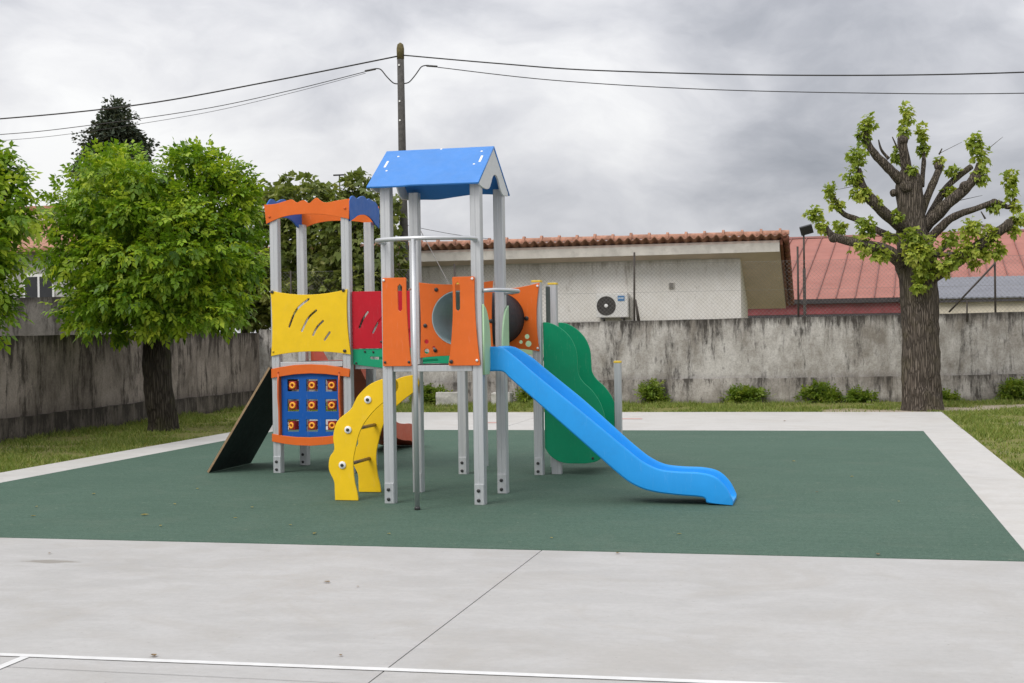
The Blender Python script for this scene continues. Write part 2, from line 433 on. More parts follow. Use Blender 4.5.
M['render'] = wall_mat('house_render', (.82, .80, .765), (.74, .71, .66), (.42, .385, .335), 1.6, 3.3, -.045, .6)
M['plinth_side'] = wall_mat('dirty_shaded_plinth_side', (.19, .165, .14), (.095, .082, .068), (.034, .029, .025), .0, .42, .05, .5)  # dirt, with the shade on this side also put into the colour

# ------------------------------------------------------------------ ground
def sheet(name, x0, y0, x1, y1, z, mat, thick=0):
    bm = bmesh.new()
    if thick:
        add_box(bm, ((x0 + x1) / 2, (y0 + y1) / 2, z - thick / 2), (x1 - x0, y1 - y0, thick))
    else:
        bm.faces.new([bm.verts.new(v) for v in ((x0, y0, z), (x1, y0, z), (x1, y1, z), (x0, y1, z))])
    o = fin(bm, name, mat); return tag(o, kind='structure')
sheet('ground', -900, -900, 900, 900, -.03, M['ground'])
RX0, RX1, RY0, RY1 = -4.95, 5.34, -2.45, 9.07
JX = 1.975
sheet('court', -28, -30, JX - .004, RY0, 0, M['concrete'], .12)
sheet('court', JX + .004, -30, 28, RY0, 0, M['concrete'], .12)
sheet('joint_filler', JX - .004, -30, JX + .004, RY0, -.006, M['joint'])
sheet('path', RX1, RY0, 5.94, 13.75, 0, M['path'], .12)
sheet('path', -1.30, RY1, RX1, 13.75, 0, M['path'], .12)
sheet('path', -5.65, RY1, -1.312, 13.75, 0, M['path'], .12)
sheet('joint_filler', -1.312, RY1, -1.30, 13.75, -.008, M['joint'])
sheet('kerb_strip', -5.65, RY0, RX0, RY1, .0, M['path'], .12)
sheet('rubber_floor', RX0, RY0, RX1, RY1, .004, M['rubber'], .11)
bm = bmesh.new()
bm.faces.new([bm.verts.new(q) for q in ((-12, -6.36, .004), (12, -5.72, .004), (12, -5.665, .004), (-12, -6.305, .004))])
tag(fin(bm, 'court_line', M['paint']), kind='structure')
sheet('court_line', .075, -10, .125, -6.04, .004, M['paint'])
# saw cut
sheet('court_saw_cut', -6, -6.232, 1.95, -6.229, .0025, M['joint'])
# coloured game marking on the back path
for nm, x0, x1, y0, y1, mm in (('painted_game_line', -.95, -.50, 11.75, 11.95, 'paint_green'), ('painted_game_line', -.48, -.22, 11.68, 11.92, 'paint_yellow'),
                               ('painted_game_line', -.20, .72, 11.7, 11.86, 'paint_red')):
    sheet(nm, x0, y0, x1, y1, .004, M[mm])
sheet('painted_game_line', -2.1, 10.7, -1.55, 10.85, .004, M['paint_red'])

# ------------------------------------------------------------------ leaf clouds
def leaf_mesh(name, pts, nrm, size, kind, mat, parent, jitter=.5, droop=.35, lvbias=None):
    """one mesh of many small leaves: kind 'compound' (five leaflets), 'palm' (three lobes), 'oval', 'needle'"""
    N = len(pts)
    P = np.asarray(pts); Nn = np.asarray(nrm)
    d = Nn + RNG.normal(0, jitter, (N, 3)); d[:, 2] -= droop
    d /= np.linalg.norm(d, axis=1)[:, None] + 1e-9
    upv = RNG.normal(0, .45, (N, 3)); upv[:, 2] += 1.0
    s = np.cross(d, upv); s /= np.linalg.norm(s, axis=1)[:, None] + 1e-9
    n = np.cross(s, d)
    sz = size * RNG.uniform(.65, 1.25, N)[:, None]
    if kind == 'compound':
        lf = [(.95, 1, 0, .70, .21), (.62, .6, .80, .62, .19), (.62, .6, -.80, .62, .19), (.28, .5, .87, .55, .17), (.28, .5, -.87, .55, .17)]
    elif kind == 'palm':
        lf = [(.0, 1, 0, 1.0, .34), (.0, .55, .84, .8, .3), (.0, .55, -.84, .8, .3)]
    elif kind == 'oval':
        lf = [(.0, 1, 0, 1.0, .36)]
    else:
        lf = [(.0, 1, 0, 1.0, .10), (.0, .75, .66, .8, .09), (.0, .75, -.66, .8, .09)]
    V, F, LV = [], [], []
    base = 0
    lv = RNG.uniform(0, 1, N)
    if lvbias is not None: lv = np.clip(lv * .6 + np.asarray(lvbias) * .4, 0, 1)
    for (o, cd_, cs, ln, wd) in lf:
        dd = d * cd_ + s * cs + n * RNG.normal(0, .15, (N, 1)); dd[:, 2] -= .18
        dd /= np.linalg.norm(dd, axis=1)[:, None]
        ss = np.cross(n, dd); ss /= np.linalg.norm(ss, axis=1)[:, None] + 1e-9
        b = P + d * sz * o
        mid = b + dd * sz * ln * .45
        tip = b + dd * sz * ln; tip[:, 2] -= (sz[:, 0] * ln * .12)
        l = mid + ss * sz * wd + n * sz * .05; r = mid - ss * sz * wd + n * sz * .05
        V.append(np.stack([b, l, tip, r], 1).reshape(-1, 3))
        i = base + np.arange(N) * 4
        F.append(np.stack([i, i + 1, i + 2], 1)); F.append(np.stack([i, i + 2, i + 3], 1))
        LV.append(np.repeat(np.clip(lv + RNG.normal(0, .06, N), 0, 1), 4))
        base += N * 4
    V = np.concatenate(V).astype(np.float32); F = np.concatenate(F).astype(np.int32); LV = np.concatenate(LV).astype(np.float32)
    me = bpy.data.meshes.new(name)
    me.vertices.add(len(V)); me.vertices.foreach_set('co', V.ravel())
    me.loops.add(F.size); me.loops.foreach_set('vertex_index', F.ravel())
    me.polygons.add(len(F)); me.polygons.foreach_set('loop_start', np.arange(0, F.size, 3, dtype=np.int32)); me.polygons.foreach_set('loop_total', np.full(len(F), 3, dtype=np.int32))
    a = me.attributes.new('lv', 'FLOAT', 'POINT'); a.data.foreach_set('value', LV)
    me.update(); me.validate()
    return link(name, me, mat, parent)
def ellipsoid_points(c, r, n, shell=.45, zmin=-1.0):
    """points spread through an ellipsoid, denser near its surface; also outward directions"""
    d = RNG.normal(0, 1, (n * 2, 3)); d /= np.linalg.norm(d, axis=1)[:, None]
    d = d[d[:, 2] > zmin][:n]
    rr = (1 - shell * RNG.uniform(0, 1, len(d)) ** 1.6)
    # bumpy radius so the outline is uneven
    wob = 1 + .16 * np.sin(d[:, 0] * 7 + c[0] * 3) * np.sin(d[:, 1] * 6 + c[1] * 5) + .14 * np.sin(d[:, 2] * 8 + c[2] * 7 + d[:, 0] * 5)
    p = np.asarray(c) + d * np.asarray(r) * (rr * wob)[:, None]
    return p, d

def clumpy(clumps, per_m2, sub=.32, shell=.4, minclump=10):
    """each clump is broken into leafy sub-clumps (twigs) so that gaps open between them"""
    P, D, B = [], [], []
    for (c, r) in clumps:
        area = 4 * PI * ((r[0] * r[1]) ** 1.6 / 3 + (r[0] * r[2]) ** 1.6 / 3 + (r[1] * r[2]) ** 1.6 / 3) ** (1 / 1.6)
        k = max(4, int(area / (sub * sub) * .86))
        cp, cdn = ellipsoid_points(c, r, k, shell)
        for p, d in zip(cp, cdn):
            m = max(minclump, int(per_m2 * sub * sub * RNG.uniform(.6, 1.4)))
            q = RNG.normal(0, 1, (m, 3)); q /= np.linalg.norm(q, axis=1)[:, None]
            rad = sub * RNG.uniform(.48, 1.10)
            pp = p + q * (RNG.uniform(.15, 1, (m, 1)) ** .5) * rad * np.array([1, 1, .62])
            P.append(pp); D.append(q * .8 + d * .7); B.append(np.full(m, RNG.uniform(0, 1)))
    return np.concatenate(P), np.concatenate(D), np.concatenate(B)

M['leaf_fresh'] = leaf_mat('fresh_green_leaf', (.050, .128, .010), (.21, .355, .020), (.55, .64, .055), .36)
M['leaf_plane'] = leaf_mat('plane_leaf', (.15, .23, .035), (.33, .42, .06), (.58, .60, .12), .45)
M['leaf_olive'] = leaf_mat('olive_green_leaf', (.085, .115, .030), (.185, .235, .055), (.36, .37, .12), .40)
M['leaf_dark'] = leaf_mat('dark_conifer_leaf', (.034, .050, .032), (.058, .080, .050), (.105, .125, .085), .12, .7)
M['leaf_weed'] = leaf_mat('weed_leaf', (.075, .14, .018), (.18, .27, .03), (.33, .38, .06), .40)
M['grass'] = leaf_mat('grass_blade', (.095, .145, .022), (.185, .255, .042), (.34, .34, .11), .3, .7)
M['bark_dark'] = bark_mat('dark_bark', (.045, .036, .028), (.105, .09, .072), (.06, .062, .022))
M['bark_plane'] = bark_mat('pollard_bark', (.100, .080, .064), (.225, .190, .155), (.11, .095, .05))

def branchy(name, specs, mat, parent, seg=12, rough=.10):
    bm = bmesh.new()
    for pts, r in specs:
        path = crs(pts, 6); n = len(path)
        rr = np.interp(np.linspace(0, 1, n), np.linspace(0, 1, len(r)), r)
        add_tube(bm, path, list(rr), seg, True, rough, 5)
    return fin(bm, name, mat, parent, True)

# ---- tree in full leaf, left
def leafy_tree(name, label, base, trunk, trunk_r, limbs, clumps, leaf, size, kind, dens, sub, mat_bark, cat='tree', group=None):
    t = empty(name, base, label, cat, group)
    branchy('trunk', [(trunk, trunk_r)], mat_bark, t, 20, .10)
    if limbs: branchy('branch', limbs, mat_bark, t, 8, .12)
    P, D, B = clumpy(clumps, dens, sub)
    leaf_mesh('crown', P, D, size, kind, leaf, t, .55, .30, B)
    return t
TY = 23.05
tb = Vector((-7.15, 9.05, -.03))
def blob(x, y, rx, ry, dy=0, rd=None, Y=TY):
    p = at(x, y, Y + dy); k = Y / FPX
    return (tuple(p), (rx * k, (rd if rd else (rx + ry) / 2) * k, ry * k))
c1 = [blob(120, 200, 46, 42, -.3), blob(203, 200, 42, 40, .1), blob(82, 250, 30, 44, -.1), blob(150, 255, 62, 54, -.7), blob(222, 258, 30, 50, .1),
      blob(108, 300, 38, 28, -.4), blob(178, 300, 46, 28, -.6), blob(218, 302, 24, 20, 0), blob(138, 165, 28, 20, .3), blob(210, 167, 24, 18, .5),
      blob(148, 250, 64, 58, .9), blob(88, 316, 18, 14, -.2), blob(74, 208, 16, 22, .4), blob(240, 218, 14, 28, .6), blob(150, 318, 20, 14, -.6)]
lim = []
top = at(158, 345, TY)
for x, y, dy in ((105, 240, -.5), (130, 200, .2), (165, 210, -.4), (205, 215, .3), (225, 260, -.3), (90, 285, .4), (180, 260, .8)):
    e = at(x, y, TY + dy)
    lim.append(([top + Vector((0, 0, -.1)), top.lerp(e, .5) + Vector((0, 0, .12)), e], [.10, .06, .02]))
tr_path = [(tb.x, tb.y, -.1), (tb.x + .005, tb.y, .12), tuple(at(159, 395, TY)), tuple(at(157, 360, TY)), tuple(top + Vector((0, 0, .25)))]
leafy_tree('leafy_tree', 'round bushy bright green tree with a dark straight trunk on the grass', tb, tr_path, [.30, .25, .235, .235, .20], lim, c1,
           M['leaf_fresh'], .165, 'compound', 195, .36, M['bark_dark'])
# ---- tree cut by the left edge
TY0 = 18.5
b0 = at(-60, 460, TY0); b0.z = -.03
c0 = [blob(-40, 225, 48, 56, 0, None, TY0), blob(-75, 190, 60, 60, .3, None, TY0), blob(-60, 275, 52, 46, -.2, None, TY0), blob(2, 195, 20, 34, .2, None, TY0), blob(16, 205, 16, 16, .0, None, TY0),
      blob(-14, 250, 22, 36, -.2, None, TY0), blob(-100, 250, 50, 60, .2, None, TY0), blob(-20, 310, 22, 26, -.1, None, TY0), blob(6, 175, 14, 18, .1, None, TY0), blob(-20, 165, 22, 18, .1, None, TY0)]
t0 = at(-60, 340, TY0)
lim0 = [([t0, t0.lerp(at(x, y, TY0), .5), at(x, y, TY0)], [.09, .05, .015]) for x, y in ((8, 190), (-30, 200), (-4, 255), (-90, 220), (-25, 290))]
leafy_tree('leafy_tree', 'bright green leafy tree cut off by the left edge', b0,
           [tuple(b0 - Vector((0, 0, .1))), tuple(b0 + Vector((0, 0, .6))), tuple(t0), tuple(t0 + Vector((0, 0, .4)))], [.22, .18, .16, .12], lim0, c0,
           M['leaf_fresh'], .17, 'compound', 150, .30, M['bark_dark'])
# ---- olive-leaved trees behind the wall
def olive(label, x, y, Y, blobs, seed):
    b = at(x, 330, Y); b.z = -.03
    cl = [blob(*bb, None, Y) for bb in blobs]
    tp = at(x, 270, Y)
    limbs = [([tp, tp.lerp(Vector(c[0]), .5) + Vector((0, 0, .1)), Vector(c[0])], [.07, .04, .012]) for c in cl]
    leafy_tree('garden_tree', label, b, [tuple(b), tuple(b + Vector((0, 0, 1))), tuple(tp)], [.16, .13, .10], limbs, cl, M['leaf_olive'], .17, 'palm', 42, .32, M['bark_dark'], 'tree')
olive('dull olive garden tree behind the wall, left of the pair, showing between the tower posts', 300, 250, 32.0,
      [(300, 205, 34, 30, 0), (285, 245, 30, 30, .2), (318, 250, 32, 30, -.2), (300, 290, 40, 24, 0), (270, 210, 18, 26, .3), (312, 186, 16, 14, 0)], 1)
olive('dull olive garden tree behind the wall, right of the pair, beside the utility pole', 358, 250, 31.0,
      [(358, 205, 30, 28, 0), (342, 240, 26, 26, .2), (372, 245, 26, 28, -.2), (355, 285, 36, 22, 0), (352, 188, 14, 14, 0), (386, 265, 16, 26, .2), (392, 215, 12, 16, .3)], 2)
olive('low dark shrubby tree behind the wall corner, right of the round bushy tree', 245, 290, 33.0, [(240, 290, 30, 36, 0), (215, 300, 30, 30, .3), (265, 300, 28, 30, .1), (190, 310, 34, 26, .4), (250, 262, 22, 22, .3)], 3)
# ---- dark conifer far behind
cy_ = 42.0
bc = at(112, 330, cy_); bc.z = -.03
cc = [blob(116, 112, 8, 11, 0, None, cy_), blob(116, 122, 16, 14, 0, None, cy_), blob(115, 134, 24, 16, 0, None, cy_), blob(101, 146, 18, 16, -.2, None, cy_), blob(129, 146, 18, 16, .2, None, cy_), blob(115, 159, 32, 18, 0, None, cy_),
      blob(93, 176, 18, 16, .2, None, cy_), blob(133, 176, 20, 18, -.2, None, cy_), blob(113, 194, 38, 24, 0, None, cy_), blob(113, 234, 44, 36, 0, None, cy_), blob(113, 284, 46, 36, 0, None, cy_)]
t = empty('conifer_tree', bc, 'very dark pointed evergreen rising behind the round bushy tree', 'tree')
branchy('trunk', [([tuple(bc), tuple(at(112, 110, cy_))], [.3, .05])], M['bark_dark'], t)
P, D, B = clumpy(cc, 330, .30)
leaf_mesh('crown', P, D, .12, 'oval', M['leaf_dark'], t, .5, -.1, B)
P, D, B = clumpy([(c, tuple(q * .85 for q in r)) for c, r in cc], 200, .34)
leaf_mesh('crown', P, D, .17, 'oval', M['leaf_dark'], t, .5, -.1, B)

# ---- pollarded tree, right
PY_ = 25.7
pb = Vector((5.68, 14.78, -.03))
pt = empty('pollarded_tree', pb, 'hard pruned thick tree with stubby bare limbs and leaf tufts by the path corner', 'tree')
def c8(x, y, dy=0): return at(760 + x / 3.417, 90 + y / 3.417, PY_ + dy)
pk = PY_ / FPX
tr = [tuple(pb + Vector((0, 0, -.15))), tuple(pb + Vector((-.02, 0, .10))), tuple(at(921, 385, PY_)), tuple(at(921, 345, PY_)), tuple(at(919, 300, PY_)), tuple(at(916, 262, PY_)),
      tuple(at(912, 232, PY_)), tuple(at(910, 205, PY_)), tuple(at(909, 178, PY_)), tuple(at(909, 168, PY_))]
branchy('trunk', [(tr, [.45, .385, .36, .335, .35, .37, .29, .245, .22, .11])], M['bark_plane'], pt, 48, .115)
W = lambda w: w / 3.417 * pk / 2
LIMBS = [
    ([(505, 330, 0), (440, 268, -.1), (385, 210, -.15), (362, 155, -.15), (372, 105, -.1)], [46, 36, 28, 24, 12]),
    ([(510, 320, 0), (496, 230, -.1), (485, 178, -.12), (484, 168, -.12)], [44, 38, 34, 26]),
    ([(552, 330, .1), (560, 240, .25), (556, 195, .3)], [22, 16, 10]),
    ([(545, 430, 0), (582, 340, .1), (608, 280, .2), (616, 240, .25)], [38, 30, 28, 12]),
    ([(570, 450, .2), (640, 330, .5), (722, 262, .6)], [34, 26, 22]),
    ([(555, 475, 0), (640, 390, -.2), (702, 338, -.3), (738, 288, -.3), (748, 250, -.3)], [54, 44, 38, 30, 18]),
    ([(575, 515, -.1), (650, 440, -.3), (740, 405, -.5), (805, 384, -.5), (850, 400, -.5), (874, 372, -.5)], [38, 30, 24, 22, 18, 12]),
    ([(490, 470, -.1), (430, 425, -.3), (382, 375, -.4), (348, 322, -.4), (338, 268, -.4)], [50, 42, 38, 30, 16]),
    ([(480, 515, .2), (420, 490, .4), (340, 446, .5), (282, 420, .5), (252, 362, .5)], [36, 28, 24, 20, 10]),
    ([(485, 590, -.2), (430, 548, -.5), (340, 526, -.6), (262, 505, -.6), (232, 482, -.6), (224, 456, -.6)], [56, 44, 36, 30, 24, 12]),
    ([(585, 640, -.2), (680, 578, -.5), (780, 510, -.7), (842, 465, -.8), (866, 438, -.8)], [56, 46, 40, 34, 18]),
    ([(570, 570, -.4), (630, 562, -.55), (690, 560, -.6), (710, 585, -.6)], [22, 18, 15, 8]),
    ([(520, 600, .3), (600, 560, .8), (660, 510, 1.0)], [40, 28, 14]),
    ([(440, 235, .0), (415, 205, .05), (405, 170, .1)], [14, 9, 4]),
    ([(470, 200, .1), (452, 160, .15)], [8, 4]), ([(612, 220, .2), (622, 200, .2)], [8, 4]), ([(770, 440, -.5), (755, 415, -.5)], [8, 4]),
    ([(775, 205, -.3), (830, 160, -.3)], [3, 1.2]), ([(616, 215, .25), (690, 178, .25)], [2.5, 1.2]), ([(340, 325, -.4), (265, 340, -.4)], [3, 1.2]),
    ([(670, 380, -.22), (760, 360, -.2)], [3, 1.2]),
]
for pts, w in LIMBS:
    branchy('limb', [([tuple(c8(*p)) for p in pts], [W(x * .9) for x in w])], M['bark_plane'], pt, 12, .16)
for bx, by, bd, br in ((456, 352, -.05, 13), (500, 330, -.2, 20), (610, 260, .2, 15), (700, 330, -.35, 18), (742, 300, -.35, 16), (250, 505, -.6, 16), (350, 330, -.45, 14), (800, 385, -.5, 13), (850, 460, -.8, 18), (488, 172, -.14, 18)):
    bm = bmesh.new(); r = bmesh.ops.create_icosphere(bm, subdivisions=3, radius=W(br * 2))
    for v in r['verts']:
        v.co *= 1 + .22 * mn.noise(v.co * 12 + Vector((bx, by, 0)))
        v.co += c8(bx, by, bd)
    fin(bm, 'burr', M['bark_plane'], pt, True)
TUFTS = [(368, 112, -.15, 30, 34), (352, 160, -.15, 26, 40), (500, 85, -.1, 26, 44), (490, 140, -.1, 22, 34), (470, 220, .2, 26, 30), (553, 150, .3, 20, 42), (556, 195, .3, 24, 26), (610, 245, .25, 22, 24), (660, 278, .5, 26, 22),
         (648, 350, .4, 30, 26), (736, 180, -.3, 30, 40), (755, 225, -.3, 36, 46), (752, 290, -.35, 26, 36), (852, 300, -.5, 30, 28), (858, 345, -.5, 22, 30), (802, 395, -.5, 30, 22), (884, 440, -.8, 30, 26), (868, 480, -.8, 24, 24),
         (330, 225, -.4, 36, 36), (318, 290, -.4, 40, 44), (345, 350, -.45, 36, 40), (240, 345, .5, 26, 32), (262, 395, .5, 28, 28), (275, 470, .4, 24, 32), (185, 420, -.6, 34, 24), (208, 460, -.6, 26, 30),
         (365, 470, -.5, 36, 40), (350, 530, -.6, 44, 40), (410, 560, -.6, 44, 30), (440, 505, -.3, 26, 24), (520, 500, -.5, 44, 34), (525, 560, -.6, 60, 44), (575, 540, -.55, 40, 60), (565, 620, -.5, 46, 34), (545, 665, -.48, 34, 30), 
         (630, 600, -.6, 40, 40), (720, 470, -.7, 40, 34), (715, 540, -.7, 46, 44), (790, 500, -.75, 34, 40), (815, 545, -.75, 26, 30), (650, 510, -.3, 30, 34), (670, 575, -.6, 30, 24),
         (740, 590, -.6, 24, 26), (520, 270, -.2, 22, 18), (400, 380, -.4, 18, 20), (770, 550, -.7, 22, 30), (470, 430, -.35, 24, 18), (875, 400, -.6, 18, 18)]
PP, DD, BB = [], [], []
for x, y, dy, rx, ry in TUFTS:
    c = c8(x, y, dy); k = pk / 3.417
    n = int(rx * ry * (.066 if rx * ry < 1500 else .048)) + 10
    p, d = ellipsoid_points(tuple(c), (rx * k * .84, (rx + ry) / 2 * k * .72, ry * k * .90), n, .85)
    PP.append(p); DD.append(d); BB.append(np.full(len(p), RNG.uniform(0, 1)))
leaf_mesh('foliage', np.concatenate(PP), np.concatenate(DD), .094, 'palm', M['leaf_plane'], pt, .5, .45, np.concatenate(BB))

# ------------------------------------------------------------------ boundary walls
def wv(u): return 16.95 + .078 * (u + 4.8)           # line of the back wall
def prism_wall(name, pts, z0f, z1f, th, mat, parent, jag=0, off=0):
    """wall along pts (its visible face), th thick behind"""
    bm = bmesh.new(); rows = []
    for i, p in enumerate(pts):
        p = Vector(p); t_ = (Vector(pts[min(i + 1, len(pts) - 1)]) - Vector(pts[max(i - 1, 0)])).normalized(); n = Vector((-t_.y, t_.x))
        a = p - n * off; b = p + n * th
        j = jag * mn.noise(Vector((p.x * 1.3, p.y * 1.3, 3.3))) + jag * .5 * mn.noise(Vector((p.x * 5, p.y * 5, 1.3)))
        z0, z1 = z0f(p), z1f(p) + j
        rows.append([bm.verts.new((a.x, a.y, z0)), bm.verts.new((a.x, a.y, z1)), bm.verts.new((b.x, b.y, z1)), bm.verts.new((b.x, b.y, z0))])
    for r, s in zip(rows, rows[1:]):
        for k in range(4): bm.faces.new((r[k], r[(k + 1) % 4], s[(k + 1) % 4], s[k]))
    bm.faces.new(rows[0][::-1]); bm.faces.new(rows[-1])
    return fin(bm, name, mat, parent)
bw = empty('boundary_wall', (0, wv(0), 0), 'long pale grey weather stained wall behind the playground', 'wall')
us = [(-8.75 + i * .15) for i in range(0, 190)]
bp = [(u, wv(u)) for u in us]
topz = lambda p: 1.72 + .0068 * (p.x + 8.75)
prism_wall('wall_face', bp, lambda p: .2, topz, .2, M['wall_back'], bw, .012)
prism_wall('plinth', bp, lambda p: -.1, lambda p: .46 + .004 * (p.x + 8.75), .1, M['plinth_back'], bw, .02, .055)
lw = empty('boundary_wall', (-8.75, 6, 0), 'darker brown stained wall along the left grass behind the bushy tree', 'wall')
lp = [(-8.75, -14 + i * .15) for i in range(0, 209)]
prism_wall('wall_face', lp, lambda p: .1, lambda p: 1.645, .2, M['wall_side'], lw, .012)
prism_wall('plinth', lp, lambda p: -.1, lambda p: .34, .1, M['plinth_side'], lw, .03, .06)

# ------------------------------------------------------------------ chain link fence on the wall
fe = empty('chain_link_fence', (0, wv(0) + .1, 1.75), 'thin see-through chain link fence on top of the back wall', 'fence')
bm = bmesh.new()
U0, U1, Z0, Z1 = -8.2, 15.2, 1.74, 3.02
def fp(u, z): return Vector((u, wv(u) + .10, z))
sp = .062
def diag(sgn):
    h = Z1 - Z0; k = 0; u = U0 - h
    while u < U1:
        a, b = u, u + h
        za, zb = (Z0, Z1) if sgn > 0 else (Z1, Z0)
        a2, b2 = max(a, U0), min(b, U1)
        if b2 - a2 > .02:
            z_a = za + (zb - za) * (a2 - a) / h; z_b = za + (zb - za) * (b2 - a) / h
            o = Vector((0, .002 * sgn, 0))
            add_tube(bm, [fp(a2, z_a) + o, fp(b2, z_b) + o], .0018, 3, False)
        u += sp * 1.414
diag(1); diag(-1)
for z in (1.78, 2.40, 3.02): add_tube(bm, [fp(U0, z) + Vector((0, -.006, 0)), fp(U1, z) + Vector((0, -.006, 0))], .003, 4, False)
fin(bm, 'mesh', M['wire'], fe)
for u, z, lean in ((-8.0, 3.05, 0), (-4.2, 3.12, .02), (-.185, 3.28, -.03), (3.31, 3.32, 0), (7.36, 3.10, 0), (11.2, 3.1, 0), (15.1, 3.1, 0)):
    tube('fence_post', [fp(u + lean, 1.5) + Vector((0, -.03, 0)), fp(u, z) + Vector((0, -.03, 0))], .022, M['fence'], fe, 8)
tube('brace', [onv(949, 312, wv(6.4) + .02), onv(995.5, 263, wv(7.3) + .02)], .02, M['fence'], fe, 8)
tube('brace', [fp(-.10, 1.70) + Vector((0, -.06, 0)), fp(-.175, 2.25) + Vector((0, -.05, 0))], [.04, .018], M['fence'], fe, 8)
tube('stub', [onv(967, 322, wv(6.7) - .02), onv(967, 300, wv(6.7) - .02)], .016, M['fence'], fe, 8)
# floodlight on its mast
lb = Vector((3.44, wv(3.44) + .22, 0))
fl = empty('floodlight', lb, 'slim mast with a black rectangular floodlight at the corner of the red roof', 'floodlight')
tube('mast', [lb + Vector((0, 0, 0)), lb + Vector((0, 0, 2.85))], .033, M['fence'], fl, 10)
tube('mast_top', [lb + Vector((0, 0, 2.8)), lb + Vector((0, 0, 3.60))], .02, M['fence'], fl, 10)
bm = bmesh.new(); add_box(bm, lb + Vector((.06, -.06, 3.68)), (.27, .07, .20), Matrix.Rotation(math.radians(-14), 3, 'Y') @ Matrix.Rotation(math.radians(28), 3, 'X'), .015)
fin(bm, 'lamp_head', M['lampblack'], fl)

# ------------------------------------------------------------------ tiled house behind the wall
hs = empty('house', (-2, 20.1, 0), 'low cream rendered house with a clay tile eave behind the wall', 'house')
HX0, HX1, RXE = -9.6, 1.93, 3.02
def rz(v): return 3.60 - (v - 19.5) * .40           # plane of the roof underside
bm = bmesh.new()
def hprism(bm, x0, x1, prof):
    a = [bm.verts.new((x0, y, z)) for y, z in prof]; b = [bm.verts.new((x1, y, z)) for y, z in prof]; n = len(prof)
    for i in range(n): bm.faces.new((a[i], a[(i + 1) % n], b[(i + 1) % n], b[i]))
    bm.faces.new(a[::-1]); bm.faces.new(b)
hprism(bm, HX0, HX1, [(20.05, 0), (20.05, rz(20.05) - .16), (22.6, rz(22.6) - .16), (22.6, 0)])
fin(bm, 'wall', M['render'], hs)
bm = bmesh.new()
hprism(bm, HX0 - .5, 2.86, [(19.52, rz(19.52) - .155), (19.52, rz(19.52) - .005), (22.95, rz(22.95) - .005), (22.95, rz(22.95) - .155)])
fin(bm, 'soffit', M['soffit'], hs)
bm = bmesh.new(); add_box(bm, ((HX0 - .5 + 2.86) / 2, 19.50, 3.425), (2.86 - HX0 + .5, .05, .21), None, .004)
fin(bm, 'fascia', M['fascia'], hs)
bm = bmesh.new(); add_box(bm, ((HX0 + 2.1) / 2 - 1, 20.035, 3.27), (HX1 - HX0 - .02, .03, .10), None, .004)
fin(bm, 'wall_band', M['fascia'], hs)
# barrel tiles: sloping sheet with rows of covers, plus ridge tiles along the high edge
bm = bmesh.new()
nx = int((RXE - HX0 + .5) / .02); NS = 12
grid = []
pitch = .205
for i in range(nx + 1):
    x = HX0 - .5 + (RXE - HX0 + .5) * i / nx
    ph = (x / pitch) % 1
    h = .034 * math.cos(ph * 2 * PI)
    row = []
    for j in range(NS + 1):
        y = 19.34 + (22.98 - 19.34) * j / NS
        row.append(bm.verts.new((x, y, rz(y) + .055 + h + .006 * mn.noise(Vector((x * 3, y * 3, 0))))))
    grid.append(row)
for i in range(nx):
    for j in range(NS):
        bm.faces.new((grid[i][j], grid[i + 1][j], grid[i + 1][j + 1], grid[i][j + 1]))
ret = bmesh.ops.extrude_face_region(bm, geom=bm.faces[:])
bmesh.ops.translate(bm, vec=(0, 0, -.022), verts=[v for v in ret['geom'] if isinstance(v, bmesh.types.BMVert)])
fin(bm, 'roof_tiles', M['tile'], hs)
bm = bmesh.new()
x = HX0 - .45; k = 0
while x < RXE - .02:
    L_ = min(.44, RXE + .03 - x)
    z = rz(19.47) + .095 + .010 * random.uniform(-1, 1)
    seg = 9; rings = []
    for xx, rr in ((x, .120), (x + .055, .118), (x + .056, .086), (x + L_ + .03, .080)):
        ring = []
        for q in range(seg + 1):
            a = PI * q / seg
            ring.append(bm.verts.new((xx, 19.50 + rr * 1.1 * math.cos(a), z + rr * 1.25 * math.sin(a))))
        rings.append(ring)
    for r_, s_ in zip(rings, rings[1:]):
        for q in range(seg): bm.faces.new((r_[q], r_[q + 1], s_[q + 1], s_[q]))
    bm.faces.new(rings[0]); bm.faces.new(rings[-1][::-1])
    x += .43
fin(bm, 'ridge_tiles', M['tile'], hs)
bm = bmesh.new()
for j in range(11):
    y0 = 19.40 + j * .325
    for q in range(2):
        add_tube(bm, [(RXE - .06 + .05 * q, y0, rz(y0) + .06 - .055 * q), (RXE - .06 + .05 * q, y0 + .36, rz(y0 + .36) + .075 - .055 * q)], [.075, .068], 10)
fin(bm, 'verge_tiles', M['tile_dark'], hs, True)
bm = bmesh.new()
hprism(bm, 2.872, 2.93, [(19.5, rz(19.5) - .12), (19.5, rz(19.5) + .01), (22.9, rz(22.9) + .01), (22.9, rz(22.9) - .12)])
fin(bm, 'verge_board', M['tile_dark'], hs)
vb = empty('wall_vent', (.305, 20.03, 2.62), 'small square vent plate on the cream house wall', 'vent')
bm = bmesh.new(); add_box(bm, (.305, 20.03, 2.62), (.13, .05, .14), None, .006); fin(bm, 'vent_box', M['fascia'], vb)
for i in range(4):
    bm = bmesh.new(); add_box(bm, (.305, 20.0, 2.575 + i * .03), (.10, .012, .01)); fin(bm, 'louvre', M['darkrender'], vb)
